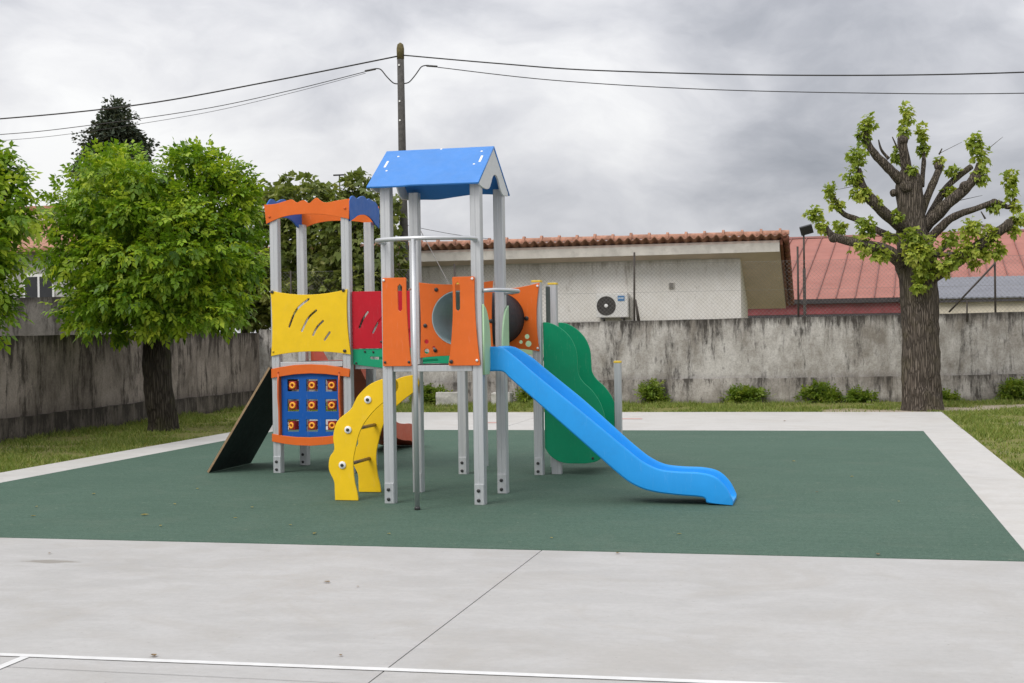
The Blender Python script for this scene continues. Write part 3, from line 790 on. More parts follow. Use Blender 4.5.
# air conditioner
ac = empty('air_conditioner', (-1.08, 19.85, 1.86), 'white outdoor air conditioner unit with round dark fan on the house wall', 'air conditioner')
bm = bmesh.new(); add_box(bm, (-1.08, 19.86, 2.17), (.76, .30, .58), None, .018); fin(bm, 'casing', M['acwhite'], ac)
bm = bmesh.new()
cx_, cz_ = -1.215, 2.16
add_tube(bm, [(cx_, 19.712, cz_), (cx_, 19.700, cz_)], [.232, .222], 36)
for r_ in (.06, .10, .14, .18, .215):
    add_tube(bm, [(cx_ + r_ * math.cos(a), 19.695, cz_ + r_ * math.sin(a)) for a in [2 * PI * i / 28 for i in range(29)]], .004, 5, False)
for i in range(10):
    a = 2 * PI * i / 10; add_tube(bm, [(cx_ + .05 * math.cos(a), 19.693, cz_ + .05 * math.sin(a)), (cx_ + .22 * math.cos(a + .3), 19.693, cz_ + .22 * math.sin(a + .3))], .004, 5, False)
fin(bm, 'fan_grille', M['acgrille'], ac)
bm = bmesh.new(); add_cyl(bm, (cx_, 19.70, cz_), (0, -1, 0), .045, .018, 18, .004); fin(bm, 'fan_hub', M['white'], ac, True)
st = box('sticker', (-.935, 19.700, 2.27), (-.775, 19.7085, 2.395), M['sticker'], ac, 0)
box('sticker_band', (-.92, 19.695, 2.322), (-.79, 19.6995, 2.352), M['sticker_light'], st, 0)
for xx in (-1.32, -.84):
    bm = bmesh.new(); add_box(bm, (xx, 19.87, 1.862), (.04, .36, .035)); b_ = fin(bm, 'bracket', M['gutter'], ac); bm = bmesh.new(); add_box(bm, (xx, 20.02, 1.75), (.04, .04, .18)); fin(bm, 'bracket_leg', M['gutter'], b_)
bm = bmesh.new(); add_box(bm, (-.66, 19.99, 2.10), (.05, .1, .5), None, .01); fin(bm, 'pipe_cover', M['fascia'], ac)

# ------------------------------------------------------------------ red roofed building and grey shed (right)
rb = empty('warehouse', (2.0, 25.6, 0), 'building with a faded red standing seam sheet roof beyond the wall', 'building')
rot = Matrix.Rotation(math.radians(-3.5), 4, 'Z'); org = Vector((2.0, 25.6, 0))
def rbp(x, y, z): return org + rot @ Vector((x, y, z))
W0, W1, DEP, ZE, ZR = -3.0, 19.0, 9.5, 2.34, 4.60
def rprism(pts8): pass
def quadbox(bm, x0, x1, prof):
    a = [bm.verts.new(rbp(x0, y, z)) for y, z in prof]; b = [bm.verts.new(rbp(x1, y, z)) for y, z in prof]; n = len(prof)
    for i in range(n): bm.faces.new((a[i], a[(i + 1) % n], b[(i + 1) % n], b[i]))
    bm.faces.new(a[::-1]); bm.faces.new(b)
bm = bmesh.new(); quadbox(bm, W0 + .1, W1 - .1, [(.15, 0), (.15, ZE - .08), (DEP, ZR - .08), (2 * DEP - .15, ZE - .08), (2 * DEP - .15, 0)]); fin(bm, 'wall', M['cream'], rb)
bm = bmesh.new(); quadbox(bm, W0, W1, [(-.05, ZE - .05), (-.05, ZE), (DEP, ZR), (2 * DEP, ZE), (2 * DEP, ZE - .05), (DEP, ZR - .05)]); roof = fin(bm, 'roof', M['redroof'], rb)
bm = bmesh.new(); x = W0 + .1
while x < W1:
    quadbox(bm, x, x + .022, [(-.06, ZE + .002), (-.06, ZE + .04), (DEP, ZR + .04), (DEP, ZR + .002)]); x += .5
fin(bm, 'roof_seam', M['redseam'], roof)
bm = bmesh.new(); quadbox(bm, W0, W1, [(DEP - .14, ZR - .01), (DEP, ZR + .06), (DEP + .14, ZR - .01)]); fin(bm, 'ridge_cap', M['redseam'], roof)
bm = bmesh.new(); quadbox(bm, W0, W1, [(-.18, ZE - .13), (-.20, ZE - .01), (-.06, ZE - .01), (-.06, ZE - .13)]); fin(bm, 'gutter', M['gutter'], rb)
bm = bmesh.new(); quadbox(bm, W0, W1, [(-.05, ZE - .42), (-.05, ZE - .14), (.1, ZE - .14), (.1, ZE - .42)]); fin(bm, 'fascia_band', M['redtrim'], rb)
bm = bmesh.new(); quadbox(bm, W0, W1, [(-.08, ZE - .50), (-.08, ZE - .43), (.1, ZE - .43), (.1, ZE - .50)]); fin(bm, 'sill_band', M['gutter'], rb)
ch = onv(985, 236, 34.2)
cb = empty('chimney_vent', ch, 'small beige capped vent pipe on the ridge of the red roof', 'vent')
bm = bmesh.new(); add_cyl(bm, ch + Vector((0, 0, -.5)), (0, 0, 1), .17, .72, 18); fin(bm, 'flue', M['cream'], cb, True)
bm = bmesh.new(); add_tube(bm, [ch + Vector((0, 0, z)) for z in (.22, .225, .275, .28, .33, .335, .385, .39)], [.1, .26, .26, .1, .1, .2, .2, .05], 18); fin(bm, 'cowl', M['stone'], cb)
sh = empty('shed', (8.5, 23.2, 0), 'cream shed with a grey sheet roof behind the pollarded tree', 'shed')
bm = bmesh.new(); hprism(bm, 6.45, 16, [(22.9, 0), (22.9, 2.22), (25.2, 2.78), (25.2, 0)]); fin(bm, 'wall', M['cream'], sh)
bm = bmesh.new(); n_ = 420; g0 = []
for i in range(n_ + 1):
    x = 6.30 + 9.9 * i / n_; hh = .007 * math.sin(i * PI / 3.0)
    g0.append((bm.verts.new((x, 22.74, 2.25 + hh)), bm.verts.new((x, 25.2, 2.83 + hh)), bm.verts.new((x, 25.2, 2.80 + hh)), bm.verts.new((x, 22.74, 2.22 + hh))))
for a, b in zip(g0, g0[1:]):
    for k in range(4): bm.faces.new((a[k], a[(k + 1) % 4], b[(k + 1) % 4], b[k]))
fin(bm, 'roof', M['greysheet'], sh)
bm = bmesh.new(); add_box(bm, (11.2, 22.80, 2.165), (9.6, .06, .06)); fin(bm, 'eave_board', M['gutter'], sh)

# ------------------------------------------------------------------ house at far left
hl = empty('house', (-15, 17.6, 0), 'older house with cream upper storey and tile roof glimpsed between the left trees', 'house')
def hb(name, lo, hi, m, p=hl): return box(name, lo, hi, M[m], p, .004)
hb('lower_wall', (-24, 17.4, 0), (-12.9, 23, 3.72), 'stone')
hb('upper_wall', (-24, 20.6, 3.6), (-14.2, 25, 5.1), 'cream')
hb('parapet', (-24, 15.9, 0), (-12.6, 16.15, 2.55), 'darkrender')
bm = bmesh.new(); i0 = None
for i in range(300):
    x = -24.5 + 11.9 * i / 299; h = .04 * abs(math.cos(x / .21 * PI))
    a = [bm.verts.new((x, 17.05, 3.76 + h)), bm.verts.new((x, 20.7, 4.7 + h)), bm.verts.new((x, 20.7, 4.66)), bm.verts.new((x, 17.05, 3.70))]
    if i0:
        for k in range(4): bm.faces.new((i0[k], i0[(k + 1) % 4], a[(k + 1) % 4], a[k]))
    i0 = a
fin(bm, 'lower_roof', M['tile'], hl)
bm = bmesh.new(); hprism(bm, -24.5, -13.8, [(20.45, 5.09), (20.45, 5.17), (23, 5.35), (25.5, 5.17), (25.5, 5.09)]); fin(bm, 'upper_roof', M['tile'], hl)
for wx in (-16.3, -14.85):
    wn = box('window', (wx - .42, 17.36, 2.42), (wx + .42, 17.44, 3.16), M['white'], hl, .004)
    for s_ in (-1, 1): box('pane', (wx + s_ * .2 - .165, 17.345, 2.48), (wx + s_ * .2 + .165, 17.358, 3.10), M['glass'], wn, 0)

# ------------------------------------------------------------------ utility pole, cables
up = Vector((-5.80, 18.4, 0))
pole = empty('utility_pole', up, 'tall weathered timber utility pole rising behind the blue play roof', 'utility pole')
bm = bmesh.new(); add_tube(bm, [up + Vector((.02, 0, -.1)), up + Vector((.0, 0, 3)), up + Vector((-.015, 0, 6)), up + Vector((-.02, 0, 8.22))], [.12, .105, .09, .08], 16, True)
fin(bm, 'timber', M['wood'], pole, True)
bm = bmesh.new(); add_tube(bm, [up + Vector((-.02, 0, 8.05)), up + Vector((-.02, 0, 8.3)), up + Vector((-.02, 0, 8.40)), up + Vector((-.02, 0, 8.44))], [.086, .09, .07, .02], 14); fin(bm, 'mossy_cap', M['moss'], pole, True)
for z in (7.9, 7.05, 6.6, 5.6):
    bm = bmesh.new(); add_cyl(bm, up + Vector((-.03, -.07, z)), (0, -1, 0), .022, .03, 8); fin(bm, 'pole_bolt', M['white'], pole)
def pole_arm(sx):
    g = Vector((up.x, up.y, 0))
    pts = [g + Vector((sx * .07, -.02, 7.47)), g + Vector((sx * .20, -.03, 7.50)), g + Vector((sx * .36, -.04, 7.66)), g + Vector((sx * .50, -.04, 7.83)), g + Vector((sx * .62, -.04, 7.86))]
    a = tube('jumper_loop', crs(pts, 5), .014, M['cable'], pole, 8)  # cable jumper loop bent down to the pole, no lamp here
    bm = bmesh.new(); add_box(bm, g + Vector((sx * .76, -.04, 7.835)), (.28, .06, .045), Matrix.Rotation(sx * .13, 3, 'Y'), .02)
    fin(bm, 'cable_clamp', M['lampblack'], a)
pole_arm(-1); pole_arm(1)
def cable(label, pts, r):
    o = tube('overhead_cable', crs(pts, 8), r, M['cable'], None, 6); tag(o, label, 'cable', None)
cable('thick upper overhead cable left of the pole', [(-5.87, 18.36, 8.12), (-9.14, 18.4, 7.72), (-12.6, 18.4, 7.35), (-16.5, 18.4, 7.20), (-21, 18.4, 7.2), (-30, 18.4, 7.9)], .017)
cable('lower left overhead cable from the clamp, upper of the two thin ones', [(-6.7, 18.36, 7.80), (-8.7, 18.4, 7.46), (-11, 18.4, 7.14), (-14.27, 18.4, 6.89), (-16.54, 18.4, 6.80), (-21, 18.4, 6.8), (-30, 18.4, 7.5)], .009)
cable('lowest and faintest overhead cable left of the pole', [(-6.7, 18.42, 7.78), (-8.7, 18.5, 7.42), (-11, 18.5, 7.06), (-14.27, 18.5, 6.76), (-16.54, 18.5, 6.66), (-21, 18.5, 6.62), (-30, 18.5, 7.3)], .0055)
cable('thick upper overhead cable right of the pole', [(-5.78, 18.36, 8.14), (-3.4, 18.4, 7.80), (-1.06, 18.4, 7.50), (3.39, 18.4, 7.13), (8.04, 18.4, 6.92), (14, 18.4, 6.9), (24, 18.4, 7.5)], .015)
cable('thin lower overhead cable right of the pole', [(-4.9, 18.36, 7.80), (-2.2, 18.4, 7.35), (1.2, 18.4, 6.95), (4.8, 18.4, 6.66), (8.03, 18.4, 6.476), (14, 18.4, 6.3), (24, 18.4, 6.8)], .010)
cable('slack pair cable from the pole over the tile eave', [tuple(onv(406, 225, 18.34)), tuple(onv(430, 230, 18.8)), tuple(onv(455, 234.5, 19.2)), tuple(onv(490, 239, 19.42))], .006)
o = tube('guy_wire', [onv(416, 222, 18.2), onv(450, 286, 17.6), onv(456, 298, 17.5)], .010, M['wire'], None, 6); tag(o, 'pale slanting guy wire in front of the house wall', 'guy wire')
an = at(339.5, 175, 33.5)
ant = empty('antenna', Vector((an.x, an.y, 3)), 'thin TV antenna poking up between the olive trees', 'antenna')
tube('mast', [Vector((an.x, an.y, 2.6)), an], .018, M['cable'], ant, 6)
tube('crossbar', [an + Vector((-.16, 0, 0)), an + Vector((.17, .0, .0))], .02, M['cable'], ant, 6)

# ------------------------------------------------------------------ playground climbing frame (one bolted thing)
PG = empty('climbing_frame', (0, 0, 0), 'large multicolour playground climbing frame with roofed tower and blue slide', 'playground')
S = .87; HW = .05
def post_profile():
    pr = []
    h, c = HW, .010
    side = [(-h + c, -h), (-.004, -h), (0, -h + .0022), (.004, -h), (h - c, -h), (h - .003, -h + .003)]
    for k in range(4):
        a = k * PI / 2
        for x, y in side: pr.append((x * math.cos(a) - y * math.sin(a), x * math.sin(a) + y * math.cos(a)))
    return pr
PROF = post_profile()
def post(x, y, z1, capmat=None, half=1.0):
    bm = bmesh.new(); n = len(PROF)
    a = [bm.verts.new((x + p[0] * half, y + p[1] * half, 0)) for p in PROF]; b = [bm.verts.new((x + p[0] * half, y + p[1] * half, z1)) for p in PROF]
    for i in range(n): bm.faces.new((a[i], a[(i + 1) % n], b[(i + 1) % n], b[i]))
    bm.faces.new(b)
    p = fin(bm, 'post', M['alu'], PG)
    bm = bmesh.new(); add_box(bm, (x, y - HW * half - .006, .10), (.088 * half, .010, .19), None, .002); foot = fin(bm, 'foot_plate', M['alu'], p)
    for z in (.045, .135):
        bm = bmesh.new(); add_cyl(bm, (x - .004, y - HW * half - .010, z), (0, -1, 0), .017, .012, 12, .003); fin(bm, 'bolt_cap', M['bolt'], p, True)
    if capmat:
        bm = bmesh.new(); add_box(bm, (x, y, z1 + .012), (.106 * half, .106 * half, .025), None, .006); fin(bm, 'cap', capmat, p)
    return p
V2 = 2.51
for x, y in ((0, 0), (S, 0), (S, S), (0, S)): post(x, y, 2.985 if y < .5 else 2.99)
for x, y in ((0, V2 + .04), (S, V2 + .04), (S, V2 + S + .04), (0, V2 + S + .04)): post(x, y, 2.13, M['yellow_dark'])
IX = -2.2
for x, y in ((IX, V2 - .02), (IX + S, V2 - .02), (IX + S - .045, V2 + S), (IX - .04, V2 + S)): post(x, y, 2.93)
post(1.62, 3.43, 1.21, M['yellow_dark'], .8)
XA, ZA, YA = (1, 0, 0), (0, 0, 1), (0, 1, 0)
def bolts(parent, pts, y, r=.017, m='bolt', name='bolt'):
    for (u, z) in pts:
        bm = bmesh.new(); add_cyl(bm, (u, y, z), (0, -1, 0), r, .011, 14, .003); fin(bm, name, M[m], parent, True)
# ---- decks
def deck(x0, x1, y0, y1, z=1.285):
    d = box('deck', (x0, y0, z - .035), (x1, y1, z), M['dark'], PG, .003)
    box('deck_edge', (x0, y0 - .022, z - .05), (x1, y0 - .001, z + .006), M['alu'], d, .003)
    return d
deck(.055, S - .055, -.02, S - .02)
deck(.055, S - .055, V2 + .03, V2 + S)
deck(IX + .055, IX + S - .055, V2 - .04, V2 + S - .03, 1.275)
deck(IX + S + .06, -.06, V2 + .06, V2 + S - .04, 1.24)
# ---- roof
rf_th = .02
def slope(sign):
    """one roof board; sign -1 is the front"""
    yr, ye, zr, ze = S / 2, S / 2 + sign * (.605), 3.350, 2.945
    dv = Vector((0, ye - yr, ze - zr)); L = dv.length; dv.normalize()
    x0, x1 = -.135, .940
    if sign < 0: low = [(x1, L), (.55, L - .004), (.30, L - .008), (.18, L + .004), (x0, L)]
    else: low = [(x1, L), (.80, L - .03), (.6, L - .045), (.4, L - .02), (.2, L + .012), (.05, L + .006), (x0, L)]
    low = [(p.x, p.y) for p in crs([(a, b, 0) for a, b in low], 5)]
    out = [(x0, 0), (x1, 0)] + low
    holes = []
    return plate('roof_panel', out, rf_th, (0, yr, zr + .003), XA, tuple(dv), M['blue'], PG, holes, .004), dv, L
rp, dv, L_ = slope(-1)
slope(1)
nrm = Vector(XA).cross(dv)
for (x, q) in ((.865, .19), (-.06, .21)):            # gable tabs that come through the front board
    tb_ = plate('tab', rnd([(-.011, -.065), (.011, -.065), (.011, .065), (-.011, .065)], .004), .008, Vector((x, S / 2, 3.348)) + dv * q * 1.35 + nrm * (.013 if nrm.z > 0 else -.013), XA, tuple(dv), M['white'], rp, (), .002)
sgn = 1 if nrm.z > 0 else -1
for x, q in ((.84, .10), (.82, .36), (.02, .13), (-.02, .42), (.42, .012)):
    bm = bmesh.new(); add_cyl(bm, Vector((x, S / 2, 3.348)) + dv * q + nrm * .008 * sgn, nrm * sgn, .012, .010, 12, .003)
    fin(bm, 'screw_cap', M['white'], rp, True)
def gable(x):
    c = S / 2; e = .575
    pr = [(-e, 2.985), (0, 3.352), (e, 2.985)]
    wav = [(e - .02, 2.935), (.46, 2.93), (.37, 2.925), (.30, 2.945), (.24, 2.99), (.18, 3.05), (.11, 3.085), (.03, 3.09), (-.05, 3.06), (-.11, 3.0), (-.17, 2.95), (-.26, 2.925), (-.42, 2.925), (-e + .03, 2.94)]
    out = [(-e, 2.975), (0, 3.338), (e, 2.975)] + [(p.x, p.y) for p in crs([(a, b, 0) for a, b in wav], 4)]
    plate('gable', out, .018, (x, c, 0), YA, ZA, M['gable'], PG, (), .003)
gable(.925); gable(-.105)
# ---- front orange entrance panels
rectA = [(-.035, 1.287)] + sag((.245, 1.287), (.205, 2.11), .014)[0:] + [(.205, 2.11)] + [(-.028, 2.112)]
pa = plate('entrance_panel', rnd(rectA, .014, 3), .018, (0, -.068, 0), XA, ZA, M['orange'], PG, [slot((.142, 1.815), (.142, 2.03), .042)])
bolts(pa, ((.222, 1.325), (-.012, 1.325)), -.078, .012, 'bolt')
bolts(pa, ((-.012, 2.09),), -.078, .012, 'white')
rectB = sag((.60, 1.287), (.905, 1.287), 0, 1) + sag((.905, 1.287), (.862, 2.105), .016) + [(.862, 2.105), (.648, 2.105)] + sag((.648, 2.105), (.60, 1.287), .022)[1:]
pb_ = plate('entrance_panel', rnd(rectB, .014, 3), .018, (0, -.068, 0), XA, ZA, M['orange'], PG, [slot((.70, 1.81), (.70, 2.035), .042)])
bolts(pb_, ((.63, 1.325),), -.078, .018, 'bolt'); bolts(pb_, ((.875, 1.335), (.842, 2.085)), -.078, .012, 'white')
# ---- bowed bars
b1 = crs([(-.01, -.05, 2.44), (-.04, -.17, 2.445), (.04, -.32, 2.445), (.21, -.42, 2.445), (.42, -.455, 2.445), (.63, -.42, 2.445), (.82, -.32, 2.445), (.895, -.17, 2.445), (.86, -.05, 2.44)], 5)
tube('grab_bar', b1, .021, M['steel'], PG, 12)
b2 = crs([(.92, 0, 1.975), (1.02, .03, 1.98), (1.10, .2, 1.98), (1.13, .435, 1.98), (1.10, .66, 1.98), (1.02, .83, 1.98), (.92, .86, 1.975)], 5)
tube('grab_bar', b2, .019, M['steel'], PG, 12)
fpz = tube('fire_pole', [(.40, -.456, .02), (.40, -.456, 2.44)], .0225, M['steel'], PG, 16)
bm = bmesh.new(); add_cyl(bm, (.40, -.456, .0), (0, 0, 1), .027, .035, 14, .006); fin(bm, 'pole_shoe', M['bolt'], fpz, True)
tube('pole_bracket', [(.40, -.45, 2.0), (.24, -.08, 2.0)], .012, M['steel'], PG, 8)
# ---- board with the tube mouth (back of the roofed tower) and the tube
CU, CZ, CR = .455, 1.735, .272
rectC = sag((.055, 1.345), (.815, 1.345), .02) + sag((.815, 1.345), (.815, 2.095), .02) + sag((.815, 2.095), (.055, 2.095), .028) + sag((.055, 2.095), (.055, 1.345), .012)
pc = plate('tunnel_panel', rectC, .018, (0, S - .062, 0), XA, ZA, M['orange'], PG, [circ((CU, CZ), CR, 40), circ((.125, 1.505), .022, 14), circ((.20, 1.445), .015, 14), circ((.125, 1.41), .026, 14)])
bolts(pc, ((.235, 2.02), (.675, 2.02), (.115, 1.665), (.79, 1.70), (.215, 1.42)), S - .072, .02)
rectE = sag((-.01, 1.375), (.905, 1.37), .04) + sag((.905, 1.37), (.915, 2.125), .034) + sag((.915, 2.125), (-.02, 2.12), .06) + sag((-.02, 2.12), (-.01, 1.375), .034)
pe = plate('tunnel_panel', rectE, .018, (0, V2 - .022, 0), XA, ZA, M['orange'], PG, [circ((CU, CZ), CR, 40), circ((.765, 1.535), .027, 14), circ((.695, 1.475), .02, 14), circ((.78, 1.455), .034, 14)])
bolts(pe, ((.60, 2.03), (.765, 1.735), (.28, 2.03)), V2 - .032, .024)
bolts(pe, ((.885, 1.405), (.893, 2.09)), V2 - .032, .013, 'white')
def shell(name, y0, y1, r0, r1, mat, n=44, ribs=False):
    bm = bmesh.new(); prof = [(r1, y0), (r0, y0), (r0, y1), (r1, y1)]
    if ribs:
        prof = [(r1, y0)] + [(r0 + .006 * (1 if k % 2 else 0), y0 + (y1 - y0) * k / 9) for k in range(10)] + [(r1, y1)]
    rings = [[bm.verts.new((CU + r * math.cos(2 * PI * k / n), y, CZ + r * math.sin(2 * PI * k / n))) for k in range(n)] for r, y in prof]
    for a in range(len(rings)):
        b = (a + 1) % len(rings)
        for k in range(n): bm.faces.new((rings[a][k], rings[a][(k + 1) % n], rings[b][(k + 1) % n], rings[b][k]))
    return fin(bm, name, mat, PG)
tu = shell('tunnel', S - .05, V2 - .034, .286, .277, M['tube_out'])
shell('tunnel_inside', S - .075, V2 - .005, .2695, .262, M['tube_in'])  # inner face of the tube, sky light painted in by its paler colour
for o in (tu,):
    o.data.polygons.foreach_set('use_smooth', [True] * len(o.data.polygons))
# ---- low tower: rear pale green board and side slat
plate('rear_panel', rnd([(.05, 1.32), (.78, 1.32), (.70, 1.72), (.05, 1.72)], .02), .018, (0, V2 + S - .02, 0), XA, ZA, M['mint'], PG)
sl = box('side_slat', (.885, 2.93, 1.68), (.915, 3.06, 2.10), M['slat'], PG, .012)
# ---- slide mouth side boards
mp1 = [(-.05, 1.20)] + [(.135, 1.20), (.185, 1.35), (.19, 1.50), (.15, 1.66), (.06, 1.79), (-.05, 1.85)]
plate('slide_guard', [(-.05, 1.20)] + [(p.x, p.y) for p in crs([(.13, 1.20, 0), (.175, 1.34, 0), (.185, 1.5, 0), (.15, 1.66, 0), (.06, 1.79, 0), (-.05, 1.85, 0)], 5)], .018, (S + .062, 0, 0), YA, ZA, M['mint'], PG)
plate('slide_guard', [(.92, 1.20)] + [(p.x, p.y) for p in crs([(.92, 1.85, 0), (.80, 1.79, 0), (.71, 1.66, 0), (.67, 1.5, 0), (.68, 1.34, 0), (.73, 1.20, 0)], 5)], .018, (S + .062, 0, 0), YA, ZA, M['mint'], PG)
# ---- blue slide: swept open channel between two side walls
topc = crs([(.90, 1.452, 0), (1.02, 1.452, 0), (1.12, 1.402, 0), (1.412, 1.157, 0), (1.802, .842, 0), (2.22, .497, 0), (2.36, .390, 0), (2.50, .325, 0), (2.66, .305, 0), (2.86, .297, 0), (3.0, .262, 0), (3.10, .17, 0), (3.160, .055, 0)], 6)
botc = crs([(.90, 1.222, 0), (1.05, 1.222, 0), (1.136, 1.150, 0), (1.408, .912, 0), (1.80, .570, 0), (2.15, .262, 0), (2.30, .165, 0), (2.45, .118, 0), (2.66, .092, 0), (2.86, .078, 0), (2.915, .06, 0), (2.945, .022, 0), (3.158, .006, 0)], 6)
mbm = bmesh.new()
Y0s, Y1s = .155, .655; wt = .034
def blend(a, b, f): return a * (1 - f) + b * f
sec = []
for i, (T_, B_) in enumerate(zip(topc, botc)):
    floor = blend(B_, T_, .22 if i < len(topc) - 14 else .22 + .3 * (i - len(topc) + 14) / 14)
    pr = []
    rr = .012
    lift = .034 * max(0, min(1, (T_.x - 1.05) / .2)) * max(0, min(1, (2.2 - T_.x) / .5))
    def pp(y, P): return (P.x, y, P.y + (lift if (y > .5 and P.y > blend(B_, T_, .8).y) else 0))
    Tm = blend(T_, B_, .05)
    fl2 = blend(floor, T_, .12)
    pr = [pp(Y0s + rr, B_), pp(Y0s, blend(B_, T_, .06)), pp(Y0s, blend(T_, B_, .07)), pp(Y0s + .004, blend(T_, B_, .025)), pp(Y0s + .011, T_), pp(Y0s + wt - .011, T_), pp(Y0s + wt - .003, Tm), pp(Y0s + wt, blend(T_, B_, .12)), pp(Y0s + wt + .01, fl2), pp(Y0s + wt + .04, floor),
          pp(Y1s - wt - .04, floor), pp(Y1s - wt - .01, fl2), pp(Y1s - wt, blend(T_, B_, .12)), pp(Y1s - wt + .003, Tm), pp(Y1s - wt + .011, T_), pp(Y1s - .011, T_), pp(Y1s - .004, blend(T_, B_, .025)), pp(Y1s, blend(T_, B_, .07)), pp(Y1s, blend(B_, T_, .06)), pp(Y1s - rr, B_)]
    sec.append([mbm.verts.new(v) for v in pr])
for a, b in zip(sec, sec[1:]):
    n = len(a)
    for k in range(n): mbm.faces.new((a[k], a[(k + 1) % n], b[(k + 1) % n], b[k]))
mbm.faces.new(sec[0][::-1]); mbm.faces.new(sec[-1])
so = fin(mbm, 'slide', M['slide'], PG, True)
so.data.set_sharp_from_angle(angle=math.radians(38))
# ---- yellow ladder
LAD = [(-.598, .008), (-.600, .10), (-.606, .19), (-.655, .30), (-.645, .416), (-.597, .494), (-.606, .62), (-.560, .765), (-.43, .872), (-.385, .945), (-.345, 1.01), (-.24, 1.105), (-.13, 1.155), (-.02, 1.175), (.03, 1.155), (.052, 1.10), (.035, 1.05),
       (-.017, .997), (-.104, .935), (-.198, .855), (-.29, .745), (-.345, .64), (-.378, .52), (-.405, .40), (-.405, .28), (-.392, .17), (-.372, .09), (-.362, .008)]
sm = [(p.x, p.y) for p in crs([(a, b, 0) for a, b in LAD], 4)]
lad = []
for y in (.105, .765):
    p = plate('ladder_side', sm, .019, (0, y, 0), XA, ZA, M['yellow'], PG, (), .004)
    sd = -1 if y < .5 else 1
    for (u, z) in ((-.515, .345), (-.452, .682), (-.248, .968)):
        bm = bmesh.new(); add_cyl(bm, (u, y + sd * .009, z), (0, sd, 0), .036, .014, 20, .004); w = fin(bm, 'washer', M['white'], p, True)
        bm = bmesh.new(); add_cyl(bm, (u, y + sd * .022, z), (0, sd, 0), .016, .012, 12, .003); fin(bm, 'bolt_head', M['bolt'], p, True)
for (u, z) in ((-.48, .345), (-.415, .682), (-.248, .968)):
    tube('rung', [(u, .11, z), (u, .76, z)], .017, M['rung'], PG, 12)
# ---- left tower: yellow panel with four curved slots
def px(x, y, v): q = onv(x, y, v); return (q.x, q.z)
vy = V2 - .082
yl = sag((-2.245, 1.352), (-1.272, 1.358), .045) + sag((-1.272, 1.358), (-1.305, 2.102), .022) + sag((-1.305, 2.102), (-2.240, 2.105), .055) + sag((-2.240, 2.105), (-2.245, 1.352), .018)
def c2(x, y): return px(260 + x / 6.83, 280 + y / 6.83, vy)
yslots = [slot(c2(335, 130), c2(200, 322), .024, mid=c2(250, 205)), slot(c2(386, 207), c2(286, 350), .024, mid=c2(330, 262)), slot(c2(432, 280), c2(363, 378), .024, mid=c2(392, 322)), slot(c2(478, 357), c2(442, 410), .024)]
yp = plate('window_panel', yl, .018, (0, vy, 0), XA, ZA, M['yellow'], PG, yslots)
bolts(yp, (c2(86, 82), c2(572, 70), c2(581, 484)), vy - .010, .019); bolts(yp, (c2(92, 488),), vy - .010, .012, 'yellow_dark')
# ---- bridge: red boards and green kick boards
for v, yy in ((V2 - .015, 0), (V2 + S + .01, 1)):
    rl = rnd([(IX + S + .055, 1.425), (-.06, 1.425), (-.06, 2.065), (IX + S + .055, 2.075)], .01)
    def rs(x, z): return (x, z)
    hs_ = [slot((-1.19, 1.66), (-1.085, 1.84), .024, mid=(-1.145, 1.76)), slot((-1.03, 1.60), (-.88, 1.80), .024, mid=(-.965, 1.715)), slot((-.85, 1.55), (-.72, 1.72), .024), slot((-.66, 1.52), (-.58, 1.64), .024)] if yy == 0 else []
    r_ = plate('bridge_panel', rl, .018, (0, v, 0), XA, ZA, M['red'], PG, hs_)
    if yy == 0: bolts(r_, ((-.93, 1.50), (-.90, 1.60)), v - .01, .012, 'bolt')
    gtop = crs([(-1.275, 1.418, 0), (-.9, 1.416, 0), (-.62, 1.35, 0), (-.48, 1.332, 0), (-.16, 1.358, 0), (-.07, 1.37, 0)], 5)
    gbot = crs([(-.07, 1.250, 0), (-.16, 1.247, 0), (-.48, 1.243, 0), (-.75, 1.205, 0), (-.9, 1.202, 0), (-1.1, 1.222, 0), (-1.275, 1.246, 0)], 5)
    k_ = plate('kick_board', [(p.x, p.y) for p in gtop] + [(p.x, p.y) for p in gbot], .018, (0, v + .01, 0), XA, ZA, M['kick'], PG,
               [slot((-1.06, 1.318), (-.84, 1.305), .03), slot((-.47, 1.275), (-.27, 1.285), .026)] if yy == 0 else [])
    if yy == 0: bolts(k_, ((-1.03, 1.385), (-1.235, 1.26), (-1.13, 1.39)), v, .012)
# ---- top boards of the left tower
ftop = [(-2.300, 3.095), (-2.16, 3.10), (-2.02, 3.132), (-1.955, 3.142), (-1.90, 3.105), (-1.845, 3.125), (-1.80, 3.125), (-1.75, 3.092), (-1.69, 3.135), (-1.65, 3.150), (-1.60, 3.11), (-1.53, 3.092), (-1.40, 3.112), (-1.262, 3.125)]
fbot = [(-1.268, 2.895), (-1.40, 2.925), (-1.56, 2.955), (-1.72, 2.968), (-1.92, 2.968), (-2.08, 2.945), (-2.20, 2.905), (-2.278, 2.872)]
out = [(p.x, p.y) for p in crs([(a, b, 0) for a, b in ftop], 3)] + [(p.x, p.y) for p in crs([(a, b, 0) for a, b in fbot], 3)]
for v in (V2 - .082, V2 + S + .062):
    o = plate('crown_board', out, .018, (0, v, 0), XA, ZA, M['orange'], PG)
    if v < 3: bolts(o, ((-2.235, 2.955), (-1.315, 3.02)), v - .01, .014, 'orange_side')
